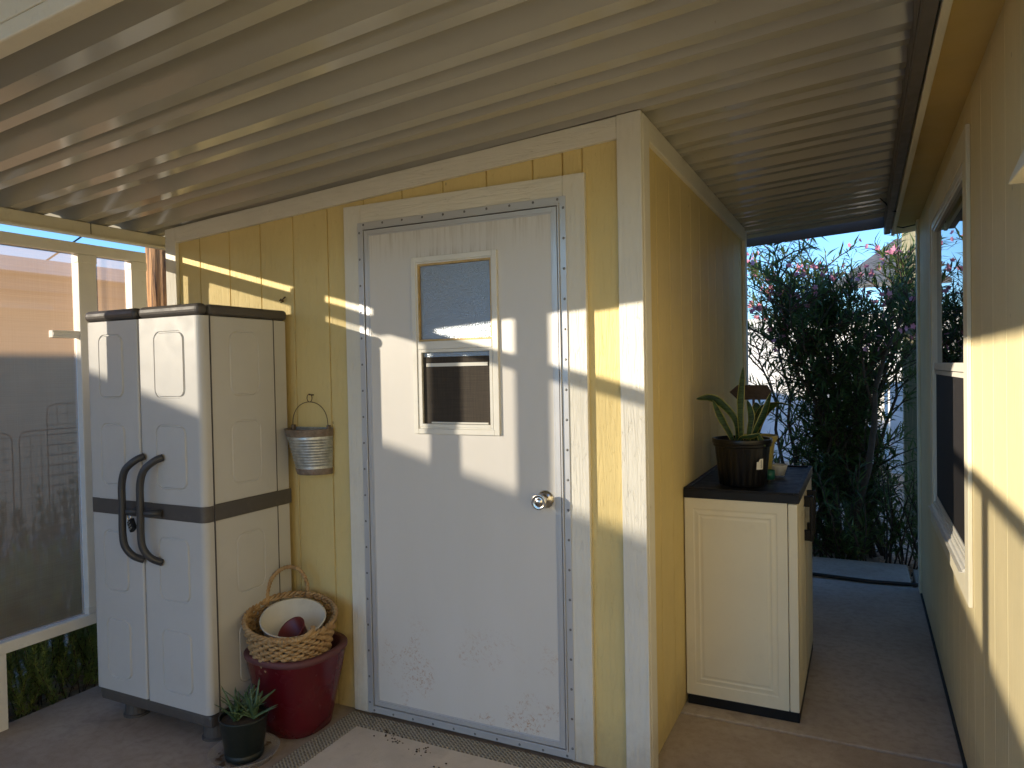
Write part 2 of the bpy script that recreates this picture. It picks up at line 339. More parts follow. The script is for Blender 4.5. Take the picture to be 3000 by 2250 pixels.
# ------------------------------------------------------------------ mesh helpers
class MB:
    def __init__(s): s.v = []; s.f = []
    def face(s, pts):
        i = len(s.v); s.v += [tuple(p) for p in pts]; s.f.append(tuple(range(i, i+len(pts)))); return s
    def hexa(s, p):
        i = len(s.v); s.v += [tuple(q) for q in p]
        for a in ((0, 3, 2, 1), (4, 5, 6, 7), (0, 1, 5, 4), (1, 2, 6, 5), (2, 3, 7, 6), (3, 0, 4, 7)): s.f.append(tuple(i+k for k in a))
        return s
    def box(s, x0, x1, y0, y1, z0, z1):
        return s.hexa([(x0, y0, z0), (x1, y0, z0), (x1, y1, z0), (x0, y1, z0), (x0, y0, z1), (x1, y0, z1), (x1, y1, z1), (x0, y1, z1)])
    def slope(s, x0, x1, y0, y1, zb, zt):   # zb, zt functions of x
        return s.hexa([(x0, y0, zb(x0)), (x1, y0, zb(x1)), (x1, y1, zb(x1)), (x0, y1, zb(x0)), (x0, y0, zt(x0)), (x1, y0, zt(x1)), (x1, y1, zt(x1)), (x0, y1, zt(x0))])
    def tube(s, pts, r, n=8, cap=True):
        pts = [Vector(p) for p in pts]; rr = r if isinstance(r, (list, tuple)) else [r]*len(pts)
        base = len(s.v); prev = None
        for k, p in enumerate(pts):
            t = (pts[min(k+1, len(pts)-1)]-pts[max(k-1, 0)]).normalized()
            if prev is None:
                a = Vector((0, 0, 1)) if abs(t.z) < .9 else Vector((1, 0, 0)); nx = t.cross(a).normalized()
            else: nx = (prev-t*prev.dot(t)).normalized()
            prev = nx; ny = t.cross(nx)
            for j in range(n):
                a = 2*math.pi*j/n; q = p+(nx*math.cos(a)+ny*math.sin(a))*rr[k]; s.v.append(tuple(q))
        for k in range(len(pts)-1):
            for j in range(n):
                a = base+k*n+j; b = base+k*n+(j+1) % n; s.f.append((a, b, b+n, a+n))
        if cap:
            s.f.append(tuple(base+j for j in reversed(range(n)))); e = base+(len(pts)-1)*n; s.f.append(tuple(e+j for j in range(n)))
        return s
    def lathe(s, prof, c=(0, 0), n=32, sup=2., a0=0, a1=2*math.pi, sx=1., sy=1.):
        full = abs(a1-a0-2*math.pi) < 1e-6; cols = n if full else n+1; base = len(s.v)
        for (r, z) in prof:
            for j in range(cols):
                a = a0+(a1-a0)*j/n; ca, sa = math.cos(a), math.sin(a)
                k = (abs(ca)**sup+abs(sa)**sup)**(-1/sup)
                s.v.append((c[0]+r*k*ca*sx, c[1]+r*k*sa*sy, z))
        for i in range(len(prof)-1):
            for j in range(n):
                a = base+i*cols+j; b = base+i*cols+((j+1) % cols if full else j+1); s.f.append((a, b, b+cols, a+cols))
        return s
    def build(s, name, mat, parent=None, bevel=0, smooth=False, seg=2, angle=30):
        me = bpy.data.meshes.new(name); me.from_pydata(s.v, [], s.f)
        o = bpy.data.objects.new(name, me); C.objects.link(o)
        for mt in (mat if isinstance(mat, (list, tuple)) else [mat]): me.materials.append(mt)
        bm = bmesh.new(); bm.from_mesh(me); bmesh.ops.recalc_face_normals(bm, faces=bm.faces); bm.to_mesh(me); bm.free()
        if smooth: me.polygons.foreach_set('use_smooth', [True]*len(me.polygons))
        if bevel:
            md = o.modifiers.new('bevel', 'BEVEL'); md.width = bevel; md.segments = seg; md.limit_method = 'ANGLE'; md.angle_limit = R(angle)
        if parent: o.parent = parent
        return o
def thing(name, label, cat, group=None):
    o = bpy.data.objects.new(name, None); o.empty_display_size = .1; C.objects.link(o); o['label'] = label; o['category'] = cat
    if group: o['group'] = group
    return o
def place(root, p):
    """move the Empty to the thing's base without moving its parts"""
    root.location = p
    for c in root.children: c.matrix_parent_inverse = Matrix.Translation(-Vector(p))
def tag(o, label, cat, group=None):
    o['label'] = label; o['category'] = cat
    if group: o['group'] = group
    return o
def struct(o, label=None):
    o['kind'] = 'structure'
    if label: o['label'] = label
    return o
def rz(x): return 2.249+.068*x      # line along which the awning rests

def siding(u0, u1, zb, zt, grooves, gw=.005, gd=.009, depth=.012):
    """profile list [(u, d)], d = inward offset"""
    pr = [(u0, 0)]
    for g in sorted(grooves):
        if u0+.02 < g < u1-.02: pr += [(g-gw/2-.001, 0), (g-gw/2+.001, gd), (g+gw/2-.001, gd), (g+gw/2+.001, 0)]
    pr.append((u1, 0)); return pr

# ------------------------------------------------------------------ setting
g = MB(); g.face([(-150, -150, -.10), (150, -150, -.10), (150, 300, -.10), (-150, 300, -.10)])
struct(g.build('ground', M['ground']), 'tan gravel ground around the patio')
s_ = MB(); s_.box(-2.47, .985, -6.5, .509, -.12, 0)
struct(s_.build('patio', M['concrete'], bevel=.008), 'tan concrete patio slab')
s_ = MB(); s_.box(-.02, .985, .519, 2.70, -.12, 0)
struct(s_.build('walkway', M['concrete_pale'], bevel=.008), 'concrete walkway between shed and house')
s_ = MB(); s_.box(-.5, .935, 2.735, 3.24, -.10, .004)
struct(s_.build('walkway', M['concrete_pale'], bevel=.01), 'far concrete slab beyond the black hose')
s_ = MB(); s_.box(.965, 1.6, 2.74, 3.2, -.10, -.012)
struct(s_.build('walkway', M['concrete'], bevel=.01), 'small slab corner beside the far slab')

# ------------------------------------------------------------------ shed
shed = thing('garden_shed', 'yellow grooved shed with cream trim and a white door under the metal awning', 'shed')
DX0, DX1, DZ0, DZ1 = -1.149, -.250, .018, 1.998
def front_wall():
    b = MB(); gr = [-.195-.188*k for k in range(11)]+[-.268]
    pr = siding(-2.28, .002, 0, 0, gr)
    def quad(u0, d0, u1, d1, z0, z1, t0=None, t1=None):
        b.face([(u0, d0, z0), (u1, d1, z0), (u1, d1, z1 if t1 is None else t1), (u0, d0, z1 if t0 is None else t0)])
    holeL, holeR, holeT = DX0+.02, DX1-.02, DZ1-.02
    for (a, da), (c, dc) in zip(pr[:-1], pr[1:]):
        segs = []
        cuts = [a]+[h for h in (holeL, holeR) if a < h < c]+[c]
        for p, q in zip(cuts[:-1], cuts[1:]):
            if holeL <= (p+q)/2 <= holeR: quad(p, da, q, dc, holeT, 0, rz(p)-.02, rz(q)-.02)
            else: quad(p, da, q, dc, .004, 0, rz(p)-.02, rz(q)-.02)
    return b
front_wall().build('wall', M['siding'], shed)
b = MB(); pr = siding(0, 2.36, 0, 0, [.24+.1935*k-.1935 for k in range(1, 13)])
for (a, da), (c, dc) in zip(pr[:-1], pr[1:]): b.face([(-da, a, .004), (-dc, c, .004), (-dc, c, 2.235), (-da, a, 2.235)])
b.build('wall', M['siding'], shed)
b = MB(); b.face([(-2.28, 0, 0), (-2.28, 2.36, 0), (-2.28, 2.36, 2.08), (-2.28, 0, 2.08)]); b.face([(-2.28, 2.36, 0), (0, 2.36, 0), (0, 2.36, 2.235), (-2.28, 2.36, 2.08)])
b.build('wall', M['siding'], shed)
b = MB(); b.box(-.7, -.0, .6, .61, 0, 2.0)
T = .021
MB().slope(-.064, .0205, -T-.002, 0.0, lambda x: .004, lambda x: rz(x)-.003).build('corner_board', M['trimz'], shed, bevel=.003)
MB().slope(-2.281, -2.212, -T, -.0005, lambda x: .004, lambda x: rz(x)-.005).build('corner_board', M['trimz'], shed, bevel=.003)
MB().box(.0005, .0225, .0005, .073, .004, 2.245).build('corner_board', M['trimz'], shed, bevel=.003)
MB().box(.0005, .0215, 2.30, 2.378, .004, 2.235).build('corner_board', M['trimz'], shed, bevel=.003)
MB().slope(-2.2115, -.0645, -T, -.0005, lambda x: rz(x)-.078, lambda x: rz(x)-.004).build('top_trim', M['trimx'], shed, bevel=.003)
MB().box(.0005, .0205, .0735, 2.2995, 2.172, 2.247).build('top_trim', M['trimy'], shed, bevel=.003)
# door trim boards
TX0, TX1, TZ1 = -1.221, -.181, 2.070
MB().box(TX0, DX0+.012, -T, -.0005, .012, TZ1).build('door_trim', M['trimz'], shed, bevel=.002)
MB().box(DX1-.012, TX1, -T, -.0005, .012, TZ1).build('door_trim', M['trimz'], shed, bevel=.002)
MB().box(DX0+.0125, DX1-.0125, -T, -.0005, DZ1-.012, TZ1).build('door_trim', M['trimx'], shed, bevel=.002)
# aluminium door frame with flange, hinge and screws
b = MB(); F0, F1 = -T-.004, -T-.0001
b.box(DX0, DX0+.024, F0, F1, DZ0, DZ1); b.box(DX1-.024, DX1, F0, F1, DZ0, DZ1)
b.box(DX0+.024, DX1-.024, F0, F1, DZ1-.024, DZ1); b.box(DX0+.024, DX1-.024, F0, F1, DZ0, DZ0+.024)
def ring(b, o, wdt, y0, y1):
    x0, x1, z0, z1 = DX0+o, DX1-o, DZ0+o, DZ1-o
    b.box(x0, x0+wdt, y0, y1, z0, z1); b.box(x1-wdt, x1, y0, y1, z0, z1); b.box(x0+wdt, x1-wdt, y0, y1, z1-wdt, z1); b.box(x0+wdt, x1-wdt, y0, y1, z0, z0+wdt)
ring(b, .0245, .006, F0-.006, F1)
fr = b.build('door_frame', M['alu'], shed, bevel=.0012)
b = MB(); ring(b, .031, .003, -T-.0015, -T+.004); b.build('frame_gap', M['dark_line'], fr)
def screw_mesh():
    b = MB(); b.lathe([(.0001, -.0025), (.0032, -.002), (.0048, 0)], n=10); b.v = [(p[0], p[2], p[1]) for p in b.v]
    return b.build('screw', M['screw'], fr, smooth=True)
def copies(o, pts):
    """o stays as the first; the rest are linked copies under the same parent"""
    for i, p in enumerate(pts):
        c = o if i == 0 else o.copy()
        if i: C.objects.link(c); c.parent = o.parent
        c.location = p
copies(screw_mesh(), [(x, F0, DZ0+.04+i*.1055) for i in range(19) for x in (DX0+.009, DX1-.009)]+[(DX0+.03+i*.0932, F0, z) for i in range(10) for z in (DZ1-.010, DZ0+.010)])
b = MB(); b.box(DX0+.0215, DX0+.0325, F0-.009, F0-.004, -.05, .07); hg = b.build('hinge', M['alu'], fr, bevel=.002)
copies(hg, [(0, 0, .35), (0, 0, .98), (0, 0, 1.62)])
# door leaf
LX0, LX1, LZ0, LZ1 = DX0+.034, DX1-.034, DZ0+.034, DZ1-.034
door = MB(); WX0, WX1, WZ0, WZ1 = -.889, -.518, 1.158, 1.835
yf = -T-.004
for (x0, x1, z0, z1) in ((LX0+.016, WX0+.012, LZ0+.016, LZ1-.016), (WX1-.012, LX1-.016, LZ0+.016, LZ1-.016), (WX0+.012, WX1-.012, LZ0+.016, WZ0+.012), (WX0+.012, WX1-.012, WZ1-.012, LZ1-.016)):
    door.face([(x0, yf, z0), (x1, yf, z0), (x1, yf, z1), (x0, yf, z1)])
dl = door.build('door', M['door'], shed)
b = MB()
def ring2(b, x0, x1, z0, z1, wdt, y0, y1):
    b.box(x0, x0+wdt, y0, y1, z0, z1); b.box(x1-wdt, x1, y0, y1, z0, z1); b.box(x0+wdt, x1-wdt, y0, y1, z1-wdt, z1); b.box(x0+wdt, x1-wdt, y0, y1, z0, z0+wdt)
ring2(b, LX0, LX1, LZ0, LZ1, .017, yf-.003, yf+.01); ring2(b, LX0+.0172, LX1-.0172, LZ0+.0172, LZ1-.0172, .006, yf-.0015, yf+.003)
b.build('edge_channel', M['alu'], dl, bevel=.001)
b = MB(); yw = yf-.011
ring2(b, WX0, WX1, WZ0, WZ1, .020, yw, yf+.003); ring2(b, WX0+.0202, WX1-.0202, WZ0+.0202, WZ1-.0202, .006, yw+.004, yf+.003)
b.box(WX0+.0262, WX1-.0262, yw+.001, yf+.003, 1.482, 1.512)
b.build('window_frame', M['white_metal'], dl, bevel=.0015)
b = MB(); ring2(b, WX0+.024, WX1-.024, 1.5125, WZ1-.0265, .007, yw+.006, yf+.006)
b.build('window_stop', M['wood_stop'], dl)
b = MB(); ring2(b, WX0+.0263, WX1-.0263, WZ0+.0263, 1.4815, .012, yw+.003, yf+.004)
b.build('screen_frame', M['white_metal'], dl, bevel=.001)
b = MB(); b.box(WX0+.03, WX1-.03, yf+.007, yf+.011, 1.50, WZ1-.03); b.build('window_pane', M['pebble'], dl)
b = MB(); b.box(WX0+.037, WX1-.037, yf+.0075, yf+.0115, 1.452, 1.49); b.build('window_pane', M['pebble'], dl)
b = MB(); b.box(WX0+.037, WX1-.037, yf+.005, yf+.007, WZ0+.037, 1.4515); b.build('insect_screen', M['screen'], dl)
b = MB(); b.box(WX0+.055, WX1-.05, yf-.0005, yf+.0045, 1.415, 1.428); b.build('sash_bar', M['white_metal'], dl)
b = MB(); b.box(WX0+.075, WX1-.05, yf-.003, yf+.0045, WZ0+.040, WZ0+.046)
b.build('screen_pull', M['white_metal'], dl)
# knob, axis along -y
def lathe_y(prof, x, z, n=32):
    b = MB(); b.lathe(prof, n=n); b.v = [(x+p[0], p[2], z+p[1]) for p in b.v]; return b
kb = lathe_y([(.0001, yf-.064), (.010, yf-.0645), (.012, yf-.0615), (.020, yf-.060), (.0255, yf-.066), (.0275, yf-.062), (.0265, yf-.050), (.020, yf-.038), (.013, yf-.031), (.012, yf-.012), (.022, yf-.009), (.031, yf-.004), (.0325, yf)], -.345, .935)
kn = kb.build('door_knob', M['steel'], dl, smooth=True)

# ------------------------------------------------------------------ awning over the shed
awn = thing('patio_awning', 'cream corrugated metal awning on a white beam and one added unseen post covering the shed', 'awning')
P_ = .283
prof = [(0, .070), (.038, 0), (.088, 0), (.096, .042), (.128, .044), (.150, 0), (.190, 0), (.199, .070), (.240, .072)]
def pan_at(y0, y1, x0, x1, zline, ph, skew, th=.0):
    b = MB(); pts = []
    k = math.floor((y0-ph)/P_)-1
    while True:
        for t, h in prof:
            y = ph+k*P_+t
            if y0-.001 <= y <= y1+.001: pts.append((y, h))
        k += 1
        if ph+k*P_ > y1: break
    nx = 14
    xs = [x0+(x1-x0)*i/nx for i in range(nx+1)]
    for i, x in enumerate(xs):
        for (y, h) in pts:
            b.v.append((x, y-skew*x, zline(x)+h))
    n = len(pts)
    for i in range(nx):
        for j in range(n-1): b.f.append((i*n+j, i*n+j+1, (i+1)*n+j+1, (i+1)*n+j))
    return b
pan_at(-1.43, 2.74, -2.605, .800, lambda x: rz(x)+.001, .021-.190, .02).build('roof_pan', M['pan'], awn)
MB().box(-2.46, -2.40, -1.434, 2.5, 2.027, 2.084).build('beam', M['beam'], awn, bevel=.004)
b = MB(); b.box(-2.399, -2.385, -1.434, 2.5, 2.022, 2.032); b.build('beam_lip', M['beam'], awn, bevel=.002)
for yy in (-.60, -.34, -.275, -.05):
    b = MB(); b.lathe([(.0001, -.004), (.0045, -.003), (.006, 0)], n=10); b.v = [(-2.40-p[2]*-1.0, yy+p[0], 2.066+p[1]) for p in b.v]; b.build('screw', M['screw'], awn, smooth=True)
MB().box(-2.3998, -2.3985, -.305, -.302, 2.033, 2.083).build('beam_joint', M['dark_line'], awn)
MB().box(-2.465, -2.395, -1.50, -1.385, 1.975, 2.0265).build('gap_blocker', M['beam'], awn, bevel=.003)  # unseen block added to stop sun between beam and screen rail
for (x0, x1, y0, y1, z1) in ((-2.48, -2.39, -.971, -.873, 2.026),):
    MB().box(x0, x1, y0, y1, 0, z1).build('post', M['white_metal'], awn, bevel=.004)  # out-of-view post, added and sized for its shadow on the wall
b = MB(); b.slope(-2.62, .80, -1.480, -1.442, lambda x: rz(x)-.064, lambda x: rz(x)+.45)
b.build('header', M['header'], awn, bevel=.003)
b = MB(); b.slope(-2.62, .80, -1.4795, -1.436, lambda x: rz(x)-.100, lambda x: rz(x)-.0645)
b.build('header_trim', M['header'], awn, bevel=.004)
b = MB(); b.box(.798, .803, -1.43, 2.76, 2.235, 2.36); b.box(.803, .832, -1.43, 2.76, 2.205, 2.21); b.box(.80, .803, -1.43, 2.76, 2.205, 2.2345); b.box(.829, .832, -1.43, 2.76, 2.211, 2.36)
b.box(.797, .8375, 2.7585, 2.763, 2.2101, 2.36); b.build('gutter', M['gutter'], awn)
b = MB(); b.slope(-.45, .797, 2.745, 2.775, lambda x: 2.205+.055*x, lambda x: rz(x)+.07); b.build('end_channel', M['gutter'], awn, bevel=.003)
b = MB(); b.slope(-2.46, -.4505, 2.745, 2.775, lambda x: 2.205+.055*x, lambda x: rz(x)+.07); b.build('end_channel', M['gutter'], awn, bevel=.003)

# unseen roof and posts behind the header, added for the shadows they cast
car = thing('shadow_roof', 'unseen flat roof panel added behind the header board to cast shade', 'roof')
pan_at(-3.9, -1.485, -2.50, .0, lambda x: 2.41+.05*(x+2.46), 0, 0).build('roof_pan', M['pan'], car)
MB().box(-2.46, -2.40, -4.1, -1.485, 2.398, 2.46).build('beam', M['beam'], car, bevel=.004)
for (y0, y1) in ((-1.885, -1.805), (-4.1, -4.0)):
    MB().box(-2.385, -2.325, y0, y1, 0, 2.43).build('post', M['white_metal'], car, bevel=.004)

# ------------------------------------------------------------------ shade screen fence
scr = thing('shade_screen', 'white aluminium frame with tan shade cloth closing the left side of the patio', 'screen')
XI, XO = -2.41, -2.46
MB().box(XO, XI, -4.2, -.025, 1.943, 1.991).build('top_rail', M['white_metal'], scr, bevel=.003)
MB().box(XO, XI+.005, -4.2, -.025, .304, .350).build('bottom_rail', M['white_metal'], scr, bevel=.003)
posts = [(-.358, -.276), (-.104, -.026), (-1.620, -1.535), (-3.13, -3.05)]  # last two are unseen, added to cast the upright shadow bars
for (y0, y1) in posts:
    MB().box(XO, XI, y0, y1, .3505, 1.9425).build('post', M['white_metal'], scr, bevel=.003)
    for (za, zb_) in ((1.905, 1.9425), (.351, .385)):
        b = MB(); b.box(XI-.03, XI+.0015, y0-.0025, y1+.002, za, zb_)
        b.build('bracket', M['white_metal'], scr, bevel=.002)
for (y0, y1) in ((-.79, -.70), (-3.1, -3.04)):
    MB().box(XO, XI, y0, y1, -.1, .3035).build('leg', M['white_metal'], scr, bevel=.003)
edges = [-4.2, -3.13, -3.05, -1.620, -1.535, -.358, -.276, -.104]
for a, c in ((-4.2, -3.132), (-3.048, -1.622), (-1.533, -.360), (-.274, -.106)):
    b = MB(); n = 24
    for i in range(n):
        y = a+(c-a)*i/n; y2 = a+(c-a)*(i+1)/n
        b.face([(XO+.02+.003*math.sin(i*.9), y, .345), (XO+.02+.003*math.sin((i+1)*.9), y2, .345), (XO+.02+.004*math.sin((i+1)*.7), y2, 1.945), (XO+.02+.004*math.sin(i*.7), y, 1.945)])
    b.build('shade_cloth', M['mesh'], scr, smooth=True)
b = MB(); b.box(XI-.035, XI-.005, -.475, -.359, 1.572, 1.604); b.box(XI-.02, XI-.001, -.474, -.359, 1.580, 1.596); b.build('crossbar_stub', M['white_metal'], scr, bevel=.003)

# ------------------------------------------------------------------ house on the right
hs = thing('house', 'pale yellow house with cream trimmed window along the walkway', 'house')
W = .98; HY = 2.65; WT = 2.30
wy0, wy1, wz0, wz1 = .42, 1.62, .71, 2.04
b = MB(); pr = siding(-6., HY, 0, 0, [-5.9+.1935*k for k in range(45)], gw=.004, gd=.0014)
for (a, da), (c, dc) in zip(pr[:-1], pr[1:]):
    cuts = [a]+[h for h in (wy0, wy1) if a < h < c]+[c]
    for p, q in zip(cuts[:-1], cuts[1:]):
        if wy0 <= (p+q)/2 <= wy1:
            b.face([(W+da, p, .0), (W+dc, q, .0), (W+dc, q, wz0), (W+da, p, wz0)]); b.face([(W+da, p, wz1), (W+dc, q, wz1), (W+dc, q, WT), (W+da, p, WT)])
        else: b.face([(W+da, p, .0), (W+dc, q, .0), (W+dc, q, WT), (W+da, p, WT)])
b.face([(W, HY, 0), (5, HY, 0), (5, HY, WT), (W, HY, WT)])
b.build('wall', M['house_siding'], hs)
MB().box(W-.014, W-.0005, HY-.10, HY+.012, .005, 2.25).build('corner_board', M['house_trim'], hs, bevel=.002)
MB().box(W-.010, W+.001, -6., HY-.101, -.02, .012).build('base_gap', M['dark_line'], hs)  # dark strip painted in for the shaded gap at the wall base
# eave
MB().box(.838, .858, -6., 2.76, 2.195, 2.46).build('fascia', M['house_trimy'], hs, bevel=.002)
MB().box(.8585, W+.005, -6., 2.745, 2.245, 2.26).build('soffit', M['soffit'], hs)
b = MB(); b.hexa([(.858, 2.745, 2.20), (1.6, 2.745, 2.26), (1.6, 2.76, 2.26), (.858, 2.76, 2.20), (.858, 2.745, 2.42), (1.6, 2.745, 2.6), (1.6, 2.76, 2.6), (.858, 2.76, 2.42)])
b.build('barge_board', M['house_trimy'], hs, bevel=.002)
b = MB(); b.hexa([(.80, -6, 2.462), (6, -6, 3.4), (6, 2.8, 3.4), (.80, 2.8, 2.462), (.80, -6, 2.49), (6, -6, 3.43), (6, 2.8, 3.43), (.80, 2.8, 2.49)]); b.build('roof', M['shingle'], hs)
# window
win = MB(); XT = W-.013
win.box(XT, W-.0005, .316, .406, .612, 2.142); win.box(XT, W-.0005, 1.63, 1.72, .612, 2.142)
win.box(XT, W-.0005, .4062, 1.6298, 2.052, 2.142); win.box(XT, W-.0005, .4062, 1.6298, .612, .702)
wt = win.build('window', M['house_trim'], hs, bevel=.002)
b = MB(); 
def ringy(b, y0, y1, z0, z1, wd, x0, x1):
    b.box(x0, x1, y0, y0+wd, z0, z1); b.box(x0, x1, y1-wd, y1, z0, z1); b.box(x0, x1, y0+wd, y1-wd, z1-wd, z1); b.box(x0, x1, y0+wd, y1-wd, z0, z0+wd)
ringy(b, .4065, 1.6295, .7025, 2.0515, .028, W-.009, W+.04); ringy(b, .4347, 1.6013, .7307, 2.0233, .012, W-.003, W+.04)
b.box(W-.006, W+.04, .447, 1.589, 1.36, 1.392)
b.build('window_frame', M['white_metal'], wt, bevel=.0015)
b = MB(); b.box(W+.010, W+.013, .447, 1.589, 1.392, 2.011); b.build('window_pane', M['glass'], wt)
b = MB(); b.box(W+.014, W+.016, .447, 1.589, .742, 1.36); b.build('window_pane', M['glass'], wt)
b = MB(); ringy(b, .45, 1.586, .745, 1.357, .018, W-.002, W+.008); b.build('screen_frame', M['white_metal'], wt, bevel=.001)
b = MB(); b.box(W+.002, W+.004, .468, 1.568, .763, 1.339); b.build('insect_screen', M['house_screen'], wt)
b = MB(); b.box(W-.03, W+.0, .4065, 1.6295, .700, .7015); b.hexa([(W-.02, .4065, .7025), (W, .4065, .7025), (W, 1.6295, .7025), (W-.02, 1.6295, .7025), (W-.016, .4065, .712), (W, .4065, .716), (W, 1.6295, .716), (W-.016, 1.6295, .712)])
b.build('sill', M['white_metal'], wt)
# slanted hood at the right picture edge
b = MB(); y0, y1 = -1.30, -.90
b.hexa([(.890, y0, 1.690), (W-.0005, y0, 1.690), (W-.0005, y1, 1.690), (.890, y1, 1.690), (.972, y0, 1.89), (W-.0005, y0, 1.90), (W-.0005, y1, 1.90), (.972, y1, 1.89)])
tag(b.build('wall_hood', M['house_trim'], bevel=.005), 'small flared cream hood on the house wall at the right edge of the photo', 'hood')

# ------------------------------------------------------------------ tall grey cabinet
def rrect(x0, x1, z0, z1, r, n=5):
    pts = []
    for (cx, cz, a) in ((x1-r, z1-r, 0), (x0+r, z1-r, 90), (x0+r, z0+r, 180), (x1-r, z0+r, 270)):
        for i in range(n+1):
            t = R(a+90*i/n); pts.append((cx+r*math.cos(t), cz+r*math.sin(t)))
    return pts
def panel_face(b, x0, x1, z0, z1, rects, r=.035, g=.007, d=.003, put=lambda x, z, h: (x, -h, z), proud=.0005):
    """flat sheet with rounded-rectangle grooves around raised pads"""
    me = bmesh.new()
    outer = [me.verts.new((x0, z0, 0)), me.verts.new((x1, z0, 0)), me.verts.new((x1, z1, 0)), me.verts.new((x0, z1, 0))]
    es = [me.edges.new((outer[i], outer[(i+1) % 4])) for i in range(4)]
    for (a, c, e, f_) in rects:
        L = []
        for off, h in ((0, 0), (g*.35, -d), (g*.8, -d), (g*1.3, proud)):
            pts = rrect(a+off, c-off, e+off, f_-off, max(.004, r-off)); L.append([me.verts.new((p[0], p[1], h)) for p in pts])
        n = len(L[0])
        es += [me.edges.new((L[0][i], L[0][(i+1) % n])) for i in range(n)]
        for k in range(3):
            for i in range(n): me.faces.new((L[k][i], L[k][(i+1) % n], L[k+1][(i+1) % n], L[k+1][i]))
        me.faces.new(L[3])
    bmesh.ops.triangle_fill(me, use_beauty=True, use_dissolve=False, edges=es)
    me.verts.index_update(); base = len(b.v)
    for v in me.verts: b.v.append(put(v.co.x, v.co.y, v.co.z))
    for f in me.faces: b.f.append(tuple(base+v.index for v in f.verts))
    me.free(); return b
CX0, CX1, CY0, CY1 = -2.238, -1.562, -.45, .005
cab = thing('storage_cabinet', 'tall light grey resin cabinet with charcoal lid and band, left of the bucket', 'cabinet')
b = MB(); zA, zB = .095, 1.628
b.box(CX0+.005, CX1-.004, CY0+.045, CY1, zA, zB)
b.build('body', M['resin'], cab, bevel=.012, seg=3)
# right side sheet with pads (x = CX1)
side = MB(); put = lambda y, z, h: (CX1+h, y, z)
sp = [(-.315, -.160, 1.315, 1.575), (-.315, -.158, .963, 1.218)]
sp2 = [(-.305, -.152, .525, .768), (-.305, -.152, .165, .410)]
panel_face(side, CY0+.046, CY1-.012, .905, zB-.004, sp, r=.04, put=put); panel_face(side, CY0+.046, CY1-.012, zA+.01, .838, sp2, r=.04, put=put)
side.build('side_panel', M['resin'], cab)
b = MB(); b.box(CX1-.002, CX1+.004, CY0+.0445, CY0+.047, zA, zB); b.box(CX1-.002, CX1+.0025, -.078, -.075, zA, zB); b.build('side_seam', M['resin_dark'], cab)
b = MB(); b.box(CX1-.002, CX1+.004, CY0+.048, CY1-.001, .840, .903); b.build('side_band', M['resin_dark'], cab, bevel=.002)
# doors with rounded outer edges
def cab_door(x0, x1, flip):
    d = MB(); w_ = x1-x0; r = .026
    arc = [(x0+r-r*math.cos(R(t)), CY0+r-r*math.sin(R(t))) for t in range(0, 91, 15)] if flip < 0 else [(x0+.008-.008*math.cos(R(t)), CY0+.008-.008*math.sin(R(t))) for t in range(0, 91, 30)]
    arc2 = [(x1-r+r*math.sin(R(t)), CY0+r-r*math.cos(R(t))) for t in range(0, 91, 15)] if flip > 0 else [(x1-.008+.008*math.sin(R(t)), CY0+.008-.008*math.cos(R(t))) for t in range(0, 91, 30)]
    ol = [(x0, CY0+.043)]+arc; orr = arc2+[(x1, CY0+.043)]
    for z0, z1 in ((zA+.008, .838), (.900, zB-.002)):
        for seq in (ol, orr):
            for p, q in zip(seq[:-1], seq[1:]): d.face([(p[0], p[1], z0), (q[0], q[1], z0), (q[0], q[1], z1), (p[0], p[1], z1)])
        fx0, fx1 = ol[-1][0], orr[0][0]
        px = (x0+.082, x1-.085) if flip < 0 else (x0+.087, x1-.085)
        rects = [(px[0], px[1], .52, .772), (px[0]+.004, px[1], .160, .410)] if z0 < .5 else [(px[0], px[1], 1.312, 1.573), (px[0], px[1], .957, 1.21)]
        panel_face(d, fx0, fx1, z0, z1, rects, put=lambda x, z, h: (x, CY0-h, z), r=.035, g=.007, d=.004, proud=.0022)
        fc = ol+orr
        d.face([(p[0], p[1], z1) for p in fc]); d.face([(p[0], p[1], z0) for p in fc])
    o = d.build('door', M['resin'], cab)
    bb = MB(); bb.face([]) if False else None
    bb = MB()
    seq = [(p[0]*1+(0), p[1]-.0015) for p in ol+orr]
    for p, q in zip(seq[:-1], seq[1:]): bb.face([(p[0], p[1], .8385), (q[0], q[1], .8385), (q[0], q[1], .8995), (p[0], p[1], .8995)])
    bb.build('band', M['resin_dark'], o)
    return o
xm = -1.912
dL = cab_door(CX0, xm-.004, -1); dR = cab_door(xm+.004, CX1, 1)
b = MB(); b.box(xm-.02, xm+.02, CY0+.012, CY0+.03, zA+.01, zB); b.build('door_gap', M['dark_line'], cab)
